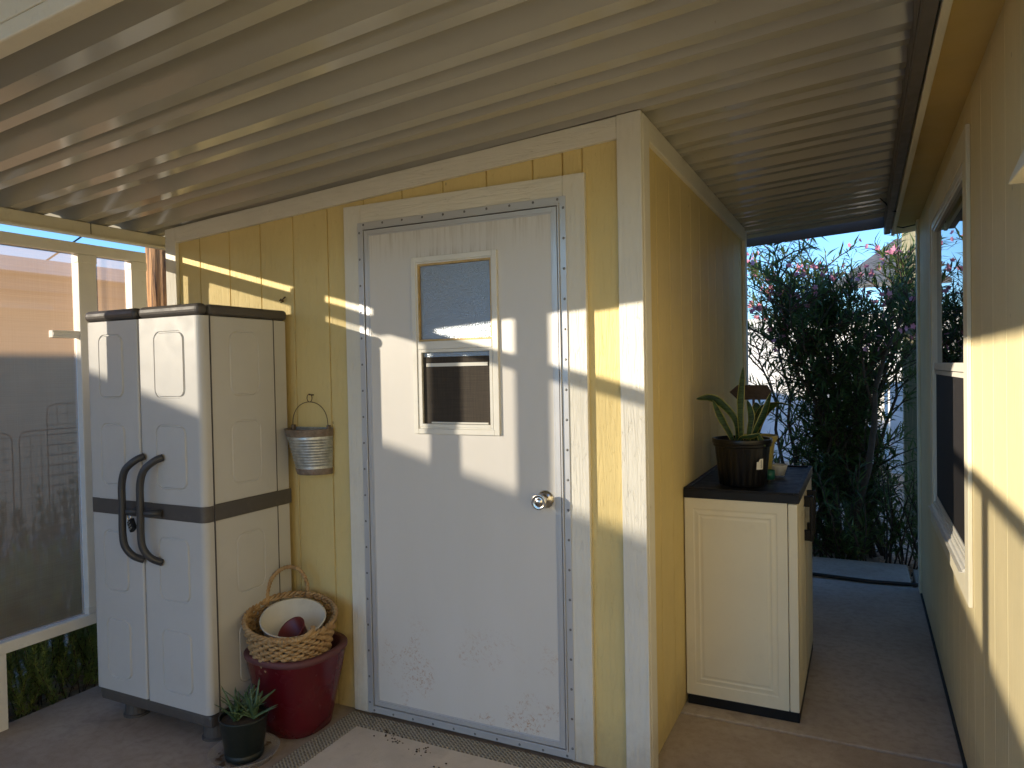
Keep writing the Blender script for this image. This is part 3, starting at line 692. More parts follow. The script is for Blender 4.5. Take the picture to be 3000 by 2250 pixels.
def handle(xt, parent):
    b = MB(); pts = []
    ys = CY0
    path = [(xt+.03, -.004, 1.083), (xt+.012, -.030, 1.070), (xt-.022, -.050, 1.035), (xt-.038, -.056, .98), (xt-.040, -.056, .90), (xt-.041, -.056, .85), (xt-.042, -.056, .78), (xt-.036, -.052, .73), (xt-.014, -.034, .69), (xt+.010, -.004, .668)]
    # smooth
    P3 = [Vector((p[0], ys+p[1], p[2])) for p in path]; fine = []
    for i in range(len(P3)-1):
        p0, p1, p2, p3 = P3[max(i-1, 0)], P3[i], P3[i+1], P3[min(i+2, len(P3)-1)]
        for k in range(4):
            t = k/4; fine.append(.5*((2*p1)+(-p0+p2)*t+(2*p0-5*p1+4*p2-p3)*t*t+(-p0+3*p1-3*p2+p3)*t**3))
    fine.append(P3[-1])
    b.tube(fine, .0142, 12); b.build('handle', M['handle'], parent, smooth=True)
    c = MB(); c.tube([(xt-.03, ys-.05, .868), (xt+.012, ys-.004, .862)], [.012, .016], 10); c.build('latch_arm', M['handle'], parent, smooth=True)
handle(-1.915, dL); handle(-1.808, dR)
# lid in two halves
for (x0, x1) in ((CX0-.003, xm-.006), (xm+.006, CX1+.002)):
    MB().box(x0, x1, CY0-.006, CY0+.045, zB, zB+.045).build('lid_front', M['resin_dark'], cab, bevel=.021, seg=4)
b = MB(); b.box(CX0-.003, CX1+.002, CY0+.0455, CY1+.002, zB, zB+.043); b.build('lid', M['resin_dark'], cab, bevel=.014, seg=4)
b = MB(); b.box(CX0+.015, CX1-.003, CY0+.008, CY1-.02, .048, zA+.004); b.build('base', M['resin_dark'], cab, bevel=.012)
for fx, fy in ((CX0+.14, CY0+.085), (CX1-.07, CY0+.085), (CX0+.14, CY1-.07), (CX1-.07, CY1-.07)):
    MB().lathe([(.0001, .055), (.042, .055), (.046, -.011), (.052, -.015), (.052, -.0224), (.0001, -.0224)], (fx, fy), 20).build('foot', M['resin_dark'], cab)
for c_ in cab.children: c_.matrix_parent_inverse = Matrix.Translation((0, 0, 0))
KS = .984; cab.scale = (KS, KS, KS); cab.location = (.6706*(1-KS), -2.349*(1-KS), 1.3966*(1-KS))
# combination padlock
pl = thing('combination_lock', 'small black combination padlock hanging between the grey cabinet handles', 'padlock')
b = MB(); b.box(-.019, .019, -.008, .008, -.045, 0)
lk = b.build('lock_body', M['black'], pl, bevel=.004)
b = MB()
for i in range(3):
    for j in range(2): b.box(-.010+.012*j, -.004+.012*j, -.0095, -.0081, -.037+.012*i, -.031+.012*i)
b.build('lock_dial', M['galv'], lk)
b = MB(); b.tube([(-.012, 0, -.002), (-.012, 0, .018), (-.006, 0, .028), (.006, 0, .028), (.012, 0, .018), (.012, 0, -.002)], .0028, 8); b.build('shackle', M['steel'], pl, smooth=True)
pl.location = (-1.890, -.520, .842); pl.rotation_euler = (0, R(-35), R(-10))

# ------------------------------------------------------------------ beige low cabinet
lc = thing('low_cabinet', 'low beige cabinet with black top and base beside the shed side wall', 'cabinet')
BX0, BX1, BY0, BY1 = .026, .404, .60, 1.42
b = MB(); b.box(BX0-.02, BX1-.001, BY0+.004, BY1, .042, .858); b.build('body', M['beige'], lc, bevel=.004)
b = MB()
def routed(b, x0, x1, z0, z1, r0, r1, put):
    me = bmesh.new(); outer = [me.verts.new((p[0], p[1], 0)) for p in ((x0, z0), (x1, z0), (x1, z1), (x0, z1))]
    es = [me.edges.new((outer[i], outer[(i+1) % 4])) for i in range(4)]
    a, c, e, f_ = r0; L = []
    for off, h in ((0, 0), (.004, -.0018), (.009, -.0018), (.019, 0), (.022, .0004), (.027, -.0015), (.031, -.0015), (.039, .0004)):
        L.append([me.verts.new((p[0], p[1], h)) for p in ((a+off, e+off), (c-off, e+off), (c-off, f_-off), (a+off, f_-off))])
    es += [me.edges.new((L[0][i], L[0][(i+1) % 4])) for i in range(4)]
    for k in range(len(L)-1):
        for i in range(4): me.faces.new((L[k][i], L[k][(i+1) % 4], L[k+1][(i+1) % 4], L[k+1][i]))
    me.faces.new(L[-1]); bmesh.ops.triangle_fill(me, use_beauty=True, use_dissolve=False, edges=es)
    me.verts.index_update(); base = len(b.v)
    for v in me.verts: b.v.append(put(v.co.x, v.co.y, v.co.z))
    for f in me.faces: b.f.append(tuple(base+v.index for v in f.verts))
    me.free()
routed(b, BX0-.0205, BX1-.0015, .043, .857, (.040, .365, .090, .815), None, lambda x, z, h: (x, BY0+.0015-h, z))
b.build('side_panel', M['beige'], lc)
for (y0, y1, hy) in ((BY0, 1.008, .93), (1.012, BY1, 1.09)):
    d = MB(); d.box(BX1+.001, BX1+.036, y0, y1, .042, .856); do = d.build('door', M['beige'], lc, bevel=.004)
    d = MB(); routed(d, y0+.006, y1-.006, .048, .85, (y0+.05, y1-.05, .10, .80), None, lambda y, z, h: (BX1+.0375+h, y, z)); d.build('door_panel', M['beige'], do)
    h = MB(); h.box(BX1+.036, BX1+.062, hy-.012, hy+.012, .79, .835); h.box(BX1+.036, BX1+.062, hy-.012, hy+.012, .645, .690); h.box(BX1+.058, BX1+.074, hy-.013, hy+.013, .643, .837)
    h.build('handle', M['black'], do, bevel=.004)
b = MB(); b.box(BX0-.022, .446, BY0-.004, BY1+.01, .8585, .893); ringv = (BX0-.022, .446, BY0-.004, BY1+.01)
b.box(ringv[0], ringv[0]+.018, ringv[2], ringv[3], .8932, .900); b.box(ringv[1]-.018, ringv[1], ringv[2], ringv[3], .8932, .900)
b.box(ringv[0]+.0182, ringv[1]-.0182, ringv[2], ringv[2]+.018, .8932, .900); b.box(ringv[0]+.0182, ringv[1]-.0182, ringv[3]-.018, ringv[3], .8932, .900)
b.build('top', M['black'], lc, bevel=.002)
b = MB(); b.box(BX0-.018, .44, BY0+.006, BY1-.006, 0, .0415); b.build('base', M['black'], lc, bevel=.003)
place(lc, (.22, 1.0, 0))

# ------------------------------------------------------------------ snake plant in black nursery pot
def leaf_ribbon(path, width, face, curl=.25, nW=4):
    """path: list of points; face: direction the leaf faces; returns verts grid builder (MB, edgeMB)"""
    P = [Vector(p) for p in path]; fine = []
    for i in range(len(P)-1):
        p0, p1, p2, p3 = P[max(i-1, 0)], P[i], P[i+1], P[min(i+2, len(P)-1)]
        for k in range(5):
            t = k/5; fine.append(.5*((2*p1)+(-p0+p2)*t+(2*p0-5*p1+4*p2-p3)*t*t+(-p0+3*p1-3*p2+p3)*t**3))
    fine.append(P[-1]); n = len(fine); rows = []
    for k, p in enumerate(fine):
        s = k/(n-1); wd = width*(.55+.9*s-.35*s*s) if s < .6 else width*1.0*(1-((s-.6)/.4)**2.2)+.001
        t = (fine[min(k+1, n-1)]-fine[max(k-1, 0)]).normalized(); sd = t.cross(Vector(face)).normalized(); nm = sd.cross(t)
        rows.append([p+sd*wd*(q/nW*2-1)+nm*curl*wd*((q/nW*2-1)**2) for q in range(nW+1)])
    return rows
def add_leaf(b, path, width, face, matsplit=True, nW=10, curl=.3):
    rows = leaf_ribbon(path, width, face, curl, nW); base = len(b.v)
    for r_ in rows: b.v += [tuple(q) for q in r_]
    n = nW+1
    for i in range(len(rows)-1):
        for j in range(nW): b.f.append((base+i*n+j, base+i*n+j+1, base+(i+1)*n+j+1, base+(i+1)*n+j)); b.mi.append(1 if matsplit and j in (0, nW-1) else 0)
def pot(root, c, z0, z1, r0, r1, mat, lip=.006, n=36, name='pot', flutes=0):
    b = MB(); h = z1-z0
    b.lathe([(.0001, z0), (r0-.004, z0), (r0, z0+.004), (r0+(r1-r0)*.83, z0+h*.83), (r0+(r1-r0)*.83+lip, z0+h*.84), (r1+lip*.6, z0+h*.90), (r1+lip*1.3, z0+h*.91), (r1+lip*1.3, z1), (r1-.001, z1), (r1-.008, z1-.02), (r0+.002, z0+.03)], c, n)
    if flutes:
        for i, (x, y, z) in enumerate(b.v):
            if z < z0+h*.835 and z > z0+.002:
                a = math.atan2(y-c[1], x-c[0]); k = 1-.018*max(0, math.sin(a*flutes))
                b.v[i] = (c[0]+(x-c[0])*k, c[1]+(y-c[1])*k, z)
    o = b.build(name, mat, root, smooth=False)
    o.data.polygons.foreach_set('use_smooth', [True]*len(o.data.polygons))
    md = o.modifiers.new('b', 'BEVEL'); md.width = .0012; md.segments = 2; md.angle_limit = R(35)
    return o
sp_ = thing('snake_plant', 'variegated snake plant in a ribbed black nursery pot on the low beige cabinet', 'potted plant')
pc = (.215, .755)
po = pot(sp_, pc, .9005, 1.094, .095, .113, M['black_pot'], flutes=24, n=96)
b = MB(); b.lathe([(.0001, 1.072), (.05, 1.076), (.108, 1.070)], pc, 24); b.build('soil', M['soil'], sp_)
b = MB(); b.mi = []
LV = [([(.215, .74, 1.07), (.212, .735, 1.16), (.213, .74, 1.26), (.224, .75, 1.392)], .015, (0.5, -1, 0)),
      ([(.20, .75, 1.07), (.195, .74, 1.16), (.150, .735, 1.225), (.095, .73, 1.262), (.035, .72, 1.258)], .017, (.3, -1, .25)),
      ([(.185, .74, 1.07), (.165, .73, 1.12), (.135, .72, 1.18), (.105, .71, 1.255)], .014, (.2, -1, .2)),
      ([(.235, .76, 1.07), (.245, .76, 1.13), (.250, .77, 1.19), (.235, .78, 1.25)], .014, (.4, -1, 0)),
      ([(.255, .745, 1.07), (.275, .735, 1.13), (.305, .73, 1.19), (.335, .735, 1.285)], .016, (-.5, -1, .1)),
      ([(.265, .78, 1.07), (.275, .82, 1.14), (.30, .86, 1.20), (.34, .90, 1.23)], .022, (-.3, -1, .4)),
      ([(.25, .80, 1.07), (.262, .81, 1.13), (.268, .82, 1.19), (.262, .83, 1.24)], .026, (.1, -1, 0)),
      ([(.23, .79, 1.07), (.28, .80, 1.21), (.34, .80, 1.235), (.41, .79, 1.228)], .010, (0, -.4, 1)),
      ([(.27, .72, 1.07), (.283, .70, 1.115), (.30, .69, 1.09), (.315, .69, 1.07)], .009, (.2, -1, .2)),
      ([(.20, .72, 1.07), (.222, .70, 1.10), (.26, .69, 1.105), (.30, .70, 1.12)], .010, (0, -1, .6))]
for pth, wd, fc in LV: add_leaf(b, pth, wd, fc)
o = b.build('leaves', [M['snake'], M['snake_edge']], sp_, smooth=True); o.data.polygons.foreach_set('material_index', b.mi)
def surf_pt(c, r, a, z): return Vector((c[0]+r*math.cos(a), c[1]+r*math.sin(a), z))
b = MB(); aS = R(-52)
for i in range(4):
    a, a2 = aS+i*.07, aS+(i+1)*.07
    b.face([surf_pt(pc, .1095, a, .975), surf_pt(pc, .1095, a2, .975), surf_pt(pc, .1125, a2, 1.018 if i else 1.006), surf_pt(pc, .1125, a, 1.006 if i < 2 else 1.018)])
st = b.build('sticker', M['sticker'], po)
b = MB()
for i in range(9):
    z = .981+i*.0036; a = aS+.16+.01*random.random()
    b.face([surf_pt(pc, .1128, a, z), surf_pt(pc, .1128, a+.06, z), surf_pt(pc, .1132, a+.06, z+.0016), surf_pt(pc, .1132, a, z+.0016)])
b.build('sticker_writing', M['ink'], st)
place(sp_, (pc[0], pc[1], .9))
# rear olive pot, arrow sign, cups
yp = thing('yellow_pot', 'small olive yellow plant pot standing behind the black nursery pot', 'pot')
pot(yp, (.245, 1.0), .9005, 1.085, .055, .078, M['yellow_pot'])
b = MB(); b.lathe([(.0001, 1.06), (.072, 1.055)], (.245, 1.0), 20); b.build('soil', M['soil'], yp); place(yp, (.245, 1.0, .9))
ar = thing('arrow_sign', 'dark brown arrow shaped sign pointing left among the snake plant leaves', 'sign')
b = MB(); pts = [(.142, 1.281), (.176, 1.311), (.300, 1.311), (.318, 1.279), (.296, 1.247), (.176, 1.247)]
for y in (.905, .917): b.face([(p[0], y, p[1]) for p in pts])
for i in range(6):
    p, q = pts[i], pts[(i+1) % 6]; b.face([(p[0], .905, p[1]), (q[0], .905, q[1]), (q[0], .917, q[1]), (p[0], .917, p[1])])
b.build('arrow_board', M['sign'], ar, bevel=.001)
b = MB(); b.box(.236, .246, .918, .926, 1.061, 1.30); b.build('stake', M['sign'], ar); place(ar, (.24, .92, 1.06))
cp = MB(); cp.lathe([(.0001, .9005), (.028, .9005), (.040, .945), (.041, .948), (.038, .946), (.027, .904), (.0001, .903)], (.325, 1.06), 24)
tag(cp.build('cup', M['white_cup'], smooth=True), 'small clouded white cup behind the black nursery pot', 'cup')
cp = MB(); cp.lathe([(.0001, .9005), (.022, .9005), (.024, .94), (.0225, .94), (.021, .904), (.0001, .903)], (.302, .93), 24)
tag(cp.build('cup', M['green_cup'], smooth=True), 'small dark teal cup beside the black nursery pot', 'cup')

# ------------------------------------------------------------------ wall bucket
bk = thing('wall_bucket', 'half round galvanised bucket hanging by a wire handle on the yellow shed wall', 'bucket')
bc = (-1.418, -.012)
def halfbucket(prof):
    b = MB(); b.lathe(prof, bc, 28, 2, math.pi, 2*math.pi, 1., 1.05); b.v = [(p[0]+.022*(1.165-p[2])/.183, p[1], p[2]) for p in b.v]; return b
def rr(z): return .079+(z-.982)/(1.165-.982)*(.108-.079)
pf = [(rr(.982), .982), (rr(1.005)+.001, 1.005)]
k = 0; z = 1.008
while z < 1.132:
    pf += [(rr(z)-.001, z), (rr(z)+.0032, z+.0055), (rr(z)-.001, z+.011)]; z += .0115
pf += [(rr(1.14), 1.14), (rr(1.165), 1.165)]
body = halfbucket(pf); BSH = .022
for zz_ in ((rr(.982), .982), (rr(1.165), 1.165)): pass
body.face([(bc[0]-rr(.982)+BSH, bc[1], .982), (bc[0]+rr(.982)+BSH, bc[1], .982), (bc[0]+rr(1.17), bc[1], 1.172), (bc[0]-rr(1.17), bc[1], 1.172)])
body.face([(bc[0]+BSH+rr(.984)*math.cos(a), bc[1]+1.05*rr(.984)*math.sin(a), .984) for a in [math.pi+math.pi*i/20 for i in range(21)]])
o = body.build('body', M['galv'], bk); o.data.polygons.foreach_set('use_smooth', [True]*(len(o.data.polygons)-2)+[False]*2)
b = halfbucket([(rr(1.138)+.0015, 1.138), (rr(1.14)+.003, 1.142), (rr(1.163)+.003, 1.163), (rr(1.167)+.004, 1.167), (rr(1.167)-.002, 1.169), (rr(1.14)-.002, 1.14)]); b.build('rim', M['rustband'], bk, smooth=True)
b = halfbucket([(rr(.980)+.001, .980), (rr(.982)+.003, .983), (rr(1.004)+.003, 1.004), (rr(1.004), 1.006)]); b.build('bottom_band', M['rustband'], bk, smooth=True)
b = MB(); hp = []
for i in range(25):
    a = math.pi*i/24; hp.append((bc[0]-.0955*math.cos(a), -.026, 1.176+.103*math.sin(a)**.8))
b.tube(hp, .0017, 6); b.tube([(bc[0]+.0135*math.cos(t), -.026, 1.295+.0165*math.sin(t)) for t in [2*math.pi*i/16-math.pi/2 for i in range(17)]], .0017, 6)
b.build('handle', M['wire'], bk, smooth=True)
b = MB(); b.tube([(bc[0], 0, 1.307), (bc[0], -.034, 1.309)], .0025, 8)
b.build('nail', M['wire'], bk, bevel=.001)
for sx in (-1, 1): MB().box(bc[0]+sx*.0955-.006, bc[0]+sx*.0955+.006, -.030, -.014, 1.150, 1.182).build('ear', M['rustband'], bk, bevel=.002)
place(bk, (bc[0], 0, .98))
# rusty hook above cabinet
b = MB(); b.tube([(-1.585, -.002, 1.722), (-1.577, -.018, 1.714), (-1.568, -.012, 1.716), (-1.556, -.020, 1.720), (-1.546, -.016, 1.728)], .003, 6)
b.tube([(-1.573, -.0, 1.713), (-1.572, -.018, 1.706)], .0025, 6)
tag(b.build('wall_hook', M['wire'], smooth=True), 'small rusty hook on the yellow wall just above the grey cabinet', 'hook')

# ------------------------------------------------------------------ red planter, basket, bowl, cup
rc = (-1.357, -.202)
rp = MB(); rp.lathe([(.0001, .001), (.104, .001), (.118, .008), (.127, .05), (.144, .13), (.160, .21), (.172, .275), (.177, .30)], rc, 64, 2.6)
rt_ = thing('red_planter', 'large glossy burgundy planter holding the wicker basket', 'planter')
rp.build('pot', M['red_pot'], rt_, smooth=True)
b = MB(); b.lathe([(.177, .3001), (.1815, .305), (.183, .318), (.178, .324), (.160, .324), (.155, .319), (.135, .18), (.0001, .16)], rc, 64, 2.6); b.build('rim', M['red_rim'], rt_, smooth=True)
place(rt_, (rc[0], rc[1], 0))
bs = thing('wicker_basket', 'round seagrass basket sitting in the red planter with one handle standing up', 'basket')
kc = (-1.360, -.228)
RB = .172
def bz(x, y, z):
    k = (z-.298)/.149
    return (x, y, z+((y-kc[1])*.15-(x-kc[0])*.14)*(.3+.7*k))
b = MB(); rows = 12; nst = 24
for i in range(rows):
    t = i/(rows-1); z = .292+t*.146; r = RB-.034+.030*t
    pts = []; n = nst*8
    for j in range(n+1):
        a = 2*math.pi*j/n; wv = math.sin(a*nst+math.pi*i)*.0062
        pts.append(bz(kc[0]+(r+wv)*math.cos(a), kc[1]+(r+wv)*math.sin(a), z+.0018*math.sin(a*5+i*1.7)))
    b.tube(pts, .0066, 5, cap=False)
b.build('weave', M['wicker'], bs, smooth=True)
b = MB()
for i in range(nst):
    a = 2*math.pi*i/nst; b.tube([bz(kc[0]+(RB-.036+.032*t)*math.cos(a), kc[1]+(RB-.036+.032*t)*math.sin(a), .29+.15*t) for t in (0, .5, 1)], .004, 5)
b.build('ribs', M['wicker'], bs, smooth=True)
b = MB()
for kk in range(2):
    pts = []
    for j in range(201):
        a = 2*math.pi*j/200; ph = a*26+math.pi*kk
        pts.append(bz(kc[0]+(RB+.005*math.cos(ph))*math.cos(a), kc[1]+(RB+.005*math.cos(ph))*math.sin(a), .447+.005*math.sin(ph)))
    b.tube(pts, .0062, 5, cap=False)
b.build('rim', M['wicker'], bs, smooth=True)
def wrapped(pth, r, name):
    P = [Vector(p) for p in pth]; fine = []
    for i in range(len(P)-1):
        p0, p1, p2, p3 = P[max(i-1, 0)], P[i], P[i+1], P[min(i+2, len(P)-1)]
        for k in range(14):
            t = k/14; fine.append(.5*((2*p1)+(-p0+p2)*t+(2*p0-5*p1+4*p2-p3)*t*t+(-p0+3*p1-3*p2+p3)*t**3))
    fine.append(P[-1]); MB().tube(fine, [r*(1+.22*(k % 3 == 0)-.1*(k % 3 == 1)) for k in range(len(fine))], 8).build(name, M['wicker'], bs, smooth=False)
def onrim(deg, dz=0, k=1.):
    a = R(deg); return bz(kc[0]+RB*k*math.cos(a), kc[1]+RB*k*math.sin(a), .445+dz)
wrapped([onrim(166, -.04), onrim(164, .03), onrim(156, .075), onrim(140, .098), onrim(122, .09), onrim(111, .045), onrim(109, -.03)], .0075, 'handle')
wrapped([onrim(-72, -.005, 1.0), onrim(-66, .006, 1.06), onrim(-50, .006, 1.09), onrim(-34, .010, 1.08), onrim(-22, .022, 1.03), onrim(-18, .034, .98)], .008, 'handle')
place(bs, (kc[0], kc[1], .30))
bw = MB(); bw.lathe([(.0001, 0), (.075, 0), (.088, .008), (.121, .118), (.125, .120), (.125, .124), (.118, .122), (.084, .015), (.0001, .006)], (0, 0), 40)
bw.v = [(kc[0]+.025+p[0], kc[1]-.012+p[1], .325+p[2]+p[1]*.22-p[0]*.20) for p in bw.v]
tag(bw.build('bowl', M['cream_bowl'], smooth=True), 'cream plastic bowl lying inside the wicker basket', 'bowl')
rcup = MB(); rcup.lathe([(.0001, 0), (.038, 0), (.056, .055), (.0585, .056), (.0585, .060), (.053, .058), (.036, .004), (.0001, .003)], (0, 0), 28)
mt = Matrix.Translation((kc[0]+.055, kc[1]-.012, .368)) @ Matrix.Rotation(R(40), 4, Vector((.9, -.2, 0)))
rcup.v = [tuple(mt @ Vector(p)) for p in rcup.v]
tag(rcup.build('cup', M['red_cup'], smooth=True), 'small dark red pot tipped over inside the cream bowl', 'cup')

# ------------------------------------------------------------------ aloe in dark pot on clear saucer
ac = (-1.372, -.465)
al = thing('aloe_plant', 'small spiky aloe in a dark green pot in front of the red planter', 'potted plant')
b = MB(); b.lathe([(.0001, .008), (.066, .008), (.068, .014), (.069, .028), (.066, .030), (.068, .034), (.084, .150), (.0855, .152), (.0855, .158), (.081, .158), (.078, .142), (.06, .04)], ac, 40); b.build('pot', M['dk_pot'], al, smooth=True)
b = MB(); b.lathe([(.0001, .148), (.04, .150), (.0785, .144)], ac, 24); b.build('soil', M['soil'], al)
b = MB(); b.mi = []; random.seed(11)
def aloe_leaf(c, ang, ln, lift, w0):
    d = Vector((math.cos(ang), math.sin(ang), 0)); p0 = Vector(c); fine = []; n = 8; base = len(b.v)
    for i in range(n+1):
        s = i/n; p = p0+d*(ln*math.cos(lift)*(s+.25*s*s*.6))+Vector((0, 0, ln*math.sin(lift)*(s-.12*s*s)))
        t = Vector((d.x*math.cos(lift), d.y*math.cos(lift), math.sin(lift))); sd = Vector((-d.y, d.x, 0)); nn = sd.cross(t)
        wd = w0*(1-s)**.75+.0006
        for k, (a_, h_) in enumerate(((-1, .25), (-.5, -.25), (0, -.45), (.5, -.25), (1, .25), (0, .05))):
            ex = .0012*(1 if i % 2 else -1) if abs(a_) == 1 else 0
            b.v.append(tuple(p+sd*(wd*a_+ex*a_)-nn*(-wd*h_)))
        if i:
            q = base+i*6
            for k in range(6): b.f.append((q-6+k, q-6+(k+1) % 6, q+(k+1) % 6, q+k))
for cx, cy, nL in ((-.022, .0, 12), (.042, .008, 12), (-.002, .045, 8), (.0, -.035, 6)):
    for i in range(nL):
        aloe_leaf((ac[0]+cx, ac[1]+cy, .15), i*2.4+cx*40, random.uniform(.085, .155), R(random.uniform(30, 78)), random.uniform(.008, .012))
b.build('leaves', M['aloe'], al, smooth=True); place(al, (ac[0], ac[1], .008))
b = MB(); b.lathe([(.0001, .001), (.105, .001), (.118, .02), (.124, .028), (.1245, .030), (.122, .030), (.103, .005), (.0001, .004)], ac, 40)
sa = thing('saucer', 'clear plastic saucer with dead leaves under the aloe pot', 'saucer'); b.build('dish', M['clear'], sa, smooth=True)
b = MB()
for i in range(46):
    a = random.uniform(0, 6.28); r = random.uniform(.075, .102); p = Vector((ac[0]+r*math.cos(a), ac[1]+r*math.sin(a), random.uniform(.006, .012))); d = Vector((random.uniform(-1, 1), random.uniform(-1, 1), 0)).normalized()*random.uniform(.006, .016); sd = Vector((-d.y, d.x, .002))*.35
    b.face([p-d, p+sd, p+d, p-sd])
b.build('dead_leaves', M['wire'], sa); place(sa, (ac[0], ac[1], 0))

# ------------------------------------------------------------------ door mat
mt_ = thing('door_mat', 'beige ribbed rug with braided border lying at the shed door', 'rug')
MX0, MX1, MY0, MY1 = -1.222, -.12, -.72, -.030; bwid = .092
b = MB(); b.box(MX0, MX1, MY1-bwid, MY1, .0005, .009); b.box(MX0, MX1, MY0, MY0+bwid, .0005, .009); b.box(MX0, MX0+bwid, MY0+bwid, MY1-bwid, .0005, .009); b.box(MX1-bwid, MX1, MY0+bwid, MY1-bwid, .0005, .009)
b.build('border', M['braid'], mt_, bevel=.003)
b = MB(); nr = 44; y0 = MY0+bwid+.001; y1 = MY1-bwid-.001
for i in range(nr):
    ya = y0+(y1-y0)*i/nr; yb = y0+(y1-y0)*(i+1)/nr; ym = (ya+yb)/2
    for p, q in (((ya, .0045), (ym, .0095)), ((ym, .0095), (yb, .0045))):
        b.face([(MX0+bwid+.001, p[0], p[1]), (MX1-bwid-.001, p[0], p[1]), (MX1-bwid-.001, q[0], q[1]), (MX0+bwid+.001, q[0], q[1])])
b.build('ribbed_centre', M['rug'], mt_, smooth=True); place(mt_, (-.67, -.37, 0))
b = MB(); random.seed(5)
for i in range(60):
    cx, cy = random.choice([(-.98, -.135), (-.93, -.165), (-.66, -.27), (-.80, -.18)]); s0 = random.uniform(.0015, .0045)
    x, y = cx+random.gauss(0, .022), cy+random.gauss(0, .018); b.box(x, x+s0*1.6, y, y+s0, .0095, .0095+s0*.7)
o = tag(b.build('soil_crumbs', M['soil']), 'dark soil crumbs scattered on the rug', 'crumbs'); o['kind'] = 'stuff'

# ------------------------------------------------------------------ hose, cable
b = MB(); b.tube([(-.3, 2.716, .013), (.2, 2.722, .013), (.37, 2.727, .013), (.5, 2.712, .013), (.62, 2.695, .014), (.72, 2.69, .013), (.85, 2.705, .013), (1.0, 2.72, .013), (1.4, 2.73, .01)], .012, 8)
tag(b.build('garden_hose', M['blackwire'], smooth=True), 'black hose lying across the far end of the walkway', 'hose')
b = MB(); b.tube([(.765, 2.10, 2.300), (.79, 2.05, 2.262), (.815, 2.0, 2.21), (.838, 1.99, 2.200)], .004, 6)
tag(b.build('cable', M['blackwire'], smooth=True), 'short black cable sagging from the awning to the house eave', 'cable')
b = MB(); b.tube([(.86, 2.60, 2.30), (.862, 2.62, 2.225), (.90, 2.66, 2.222), (.985, 2.655, 2.235)], .004, 6)
tag(b.build('cable', M['blackwire'], smooth=True), 'thin dark cable running under the end of the house eave', 'cable')

# ------------------------------------------------------------------ foliage
def oleander(name, label, x0, x1, y0, y1, ht, nst, seed, trunk_x=None):
    random.seed(seed); root = thing(name, label, 'bush'); st = MB(); lf = MB(); fl = MB()
    def leaf(p, d, L, wd):
        up_ = Vector((0, 0, 1)); sd = d.cross(up_+Vector((random.uniform(-.5, .5), random.uniform(-.5, .5), 0))).normalized(); nn = sd.cross(d)
        m1 = p+d*L*.45+nn*L*.05; m2 = p+d*L; i = len(lf.v)
        lf.v += [tuple(p), tuple(m1+sd*wd+nn*.003), tuple(m2-nn*L*.06), tuple(m1-sd*wd+nn*.003), tuple(m1)]
        lf.f += [(i, i+1, i+4), (i+1, i+2, i+4), (i+2, i+3, i+4), (i+3, i, i+4)]
    def whorls(p, q, k, dens=1.):
        ax = (q-p).normalized(); sdv = ax.orthogonal().normalized()
        for i in range(k):
            c = p.lerp(q, (i+random.random()*.6)/k)
            for j in range(3):
                a = random.uniform(0, 6.28); r_ = (Matrix.Rotation(a, 3, ax) @ sdv)
                d = (ax*random.uniform(.45, 1.25)+r_).normalized(); leaf(c, d, random.uniform(.085, .155), random.uniform(.006, .0105))
    for s_i in range(int(nst*4.5)):      # low leafy shoots hide the stem bases
        p = Vector((random.uniform(x0, x1), random.uniform(y0-.08, y0+.5), -.1)); e = p+Vector((random.gauss(0, .16), random.gauss(-.05, .12), random.uniform(.25, .85)))
        st.tube([p, p.lerp(e, .5)+Vector((.02, 0, .02)), e], [.006, .005, .003], 4, cap=False); whorls(p.lerp(e, .15), e, 9)
    for s_i in range(nst):
        bx = random.uniform(x0*.75+x1*.25, x1*.75+x0*.25); by = random.uniform(y0*.6+y1*.4, y1*.6+y0*.4)
        p = Vector((bx, by, -.1)); tgt = Vector((random.uniform(x0, x1), random.uniform(y0, y1), ht*random.uniform(.72, 1.0)))
        n = 9; pts = [p]
        for i in range(1, n+1):
            t = i/n; q = p.lerp(tgt, t); q += Vector((random.gauss(0, .035), random.gauss(0, .035), .12*math.sin(t*math.pi))); pts.append(q)
        st.tube(pts, [.020*(1-t/n*.85) for t in range(n+1)], 5, cap=False)
        for i in range(1, n):
            for kb in range(random.choice((2, 3, 4))):
                o = pts[i].lerp(pts[i+1], random.random()); a = random.uniform(0, 6.28)
                d = Vector((math.cos(a)*.8, math.sin(a)*.8, random.uniform(.3, 1.1))).normalized(); L = random.uniform(.22, .48)
                e = o+d*L; e.x = min(max(e.x, x0-.1), x1+.1); e.y = max(e.y, y0-.15)
                if e.z > ht*1.02: e.z = ht*1.02
                st.tube([o, o.lerp(e, .5)+Vector((0, 0, .02)), e], [.007, .005, .003], 4, cap=False)
                whorls(o.lerp(e, .2), e, 7)
                if e.z > ht*.6 and random.random() < (.40 if e.z > ht*.8 else .12): flowers(fl, e)
        whorls(pts[-2], pts[-1], 9); whorls(pts[-3], pts[-2], 5)
        if random.random() < .8: flowers(fl, pts[-1])
    st.build('stems', M['bark'], root); lf.build('foliage', M['oleander'], root); fl.build('flowers', M['petal'], root)
    place(root, ((x0+x1)/2, (y0+y1)/2, -.1)); return root
def flowers(fl, p):
    for k in range(random.randint(2, 5)):
        c = p+Vector((random.gauss(0, .035), random.gauss(0, .035), random.uniform(0, .06))); nx = Vector((random.gauss(0, 1), random.gauss(0, 1)-.5, random.gauss(0, .5)+.5)).normalized(); a_ = nx.orthogonal().normalized()
        for j in range(5):
            r_ = Matrix.Rotation(j*1.257, 3, nx) @ a_; s2 = nx.cross(r_)
            fl.face([c, c+r_*.012+s2*.009+nx*.003, c+r_*.024+nx*.005, c+r_*.012-s2*.009+nx*.003])
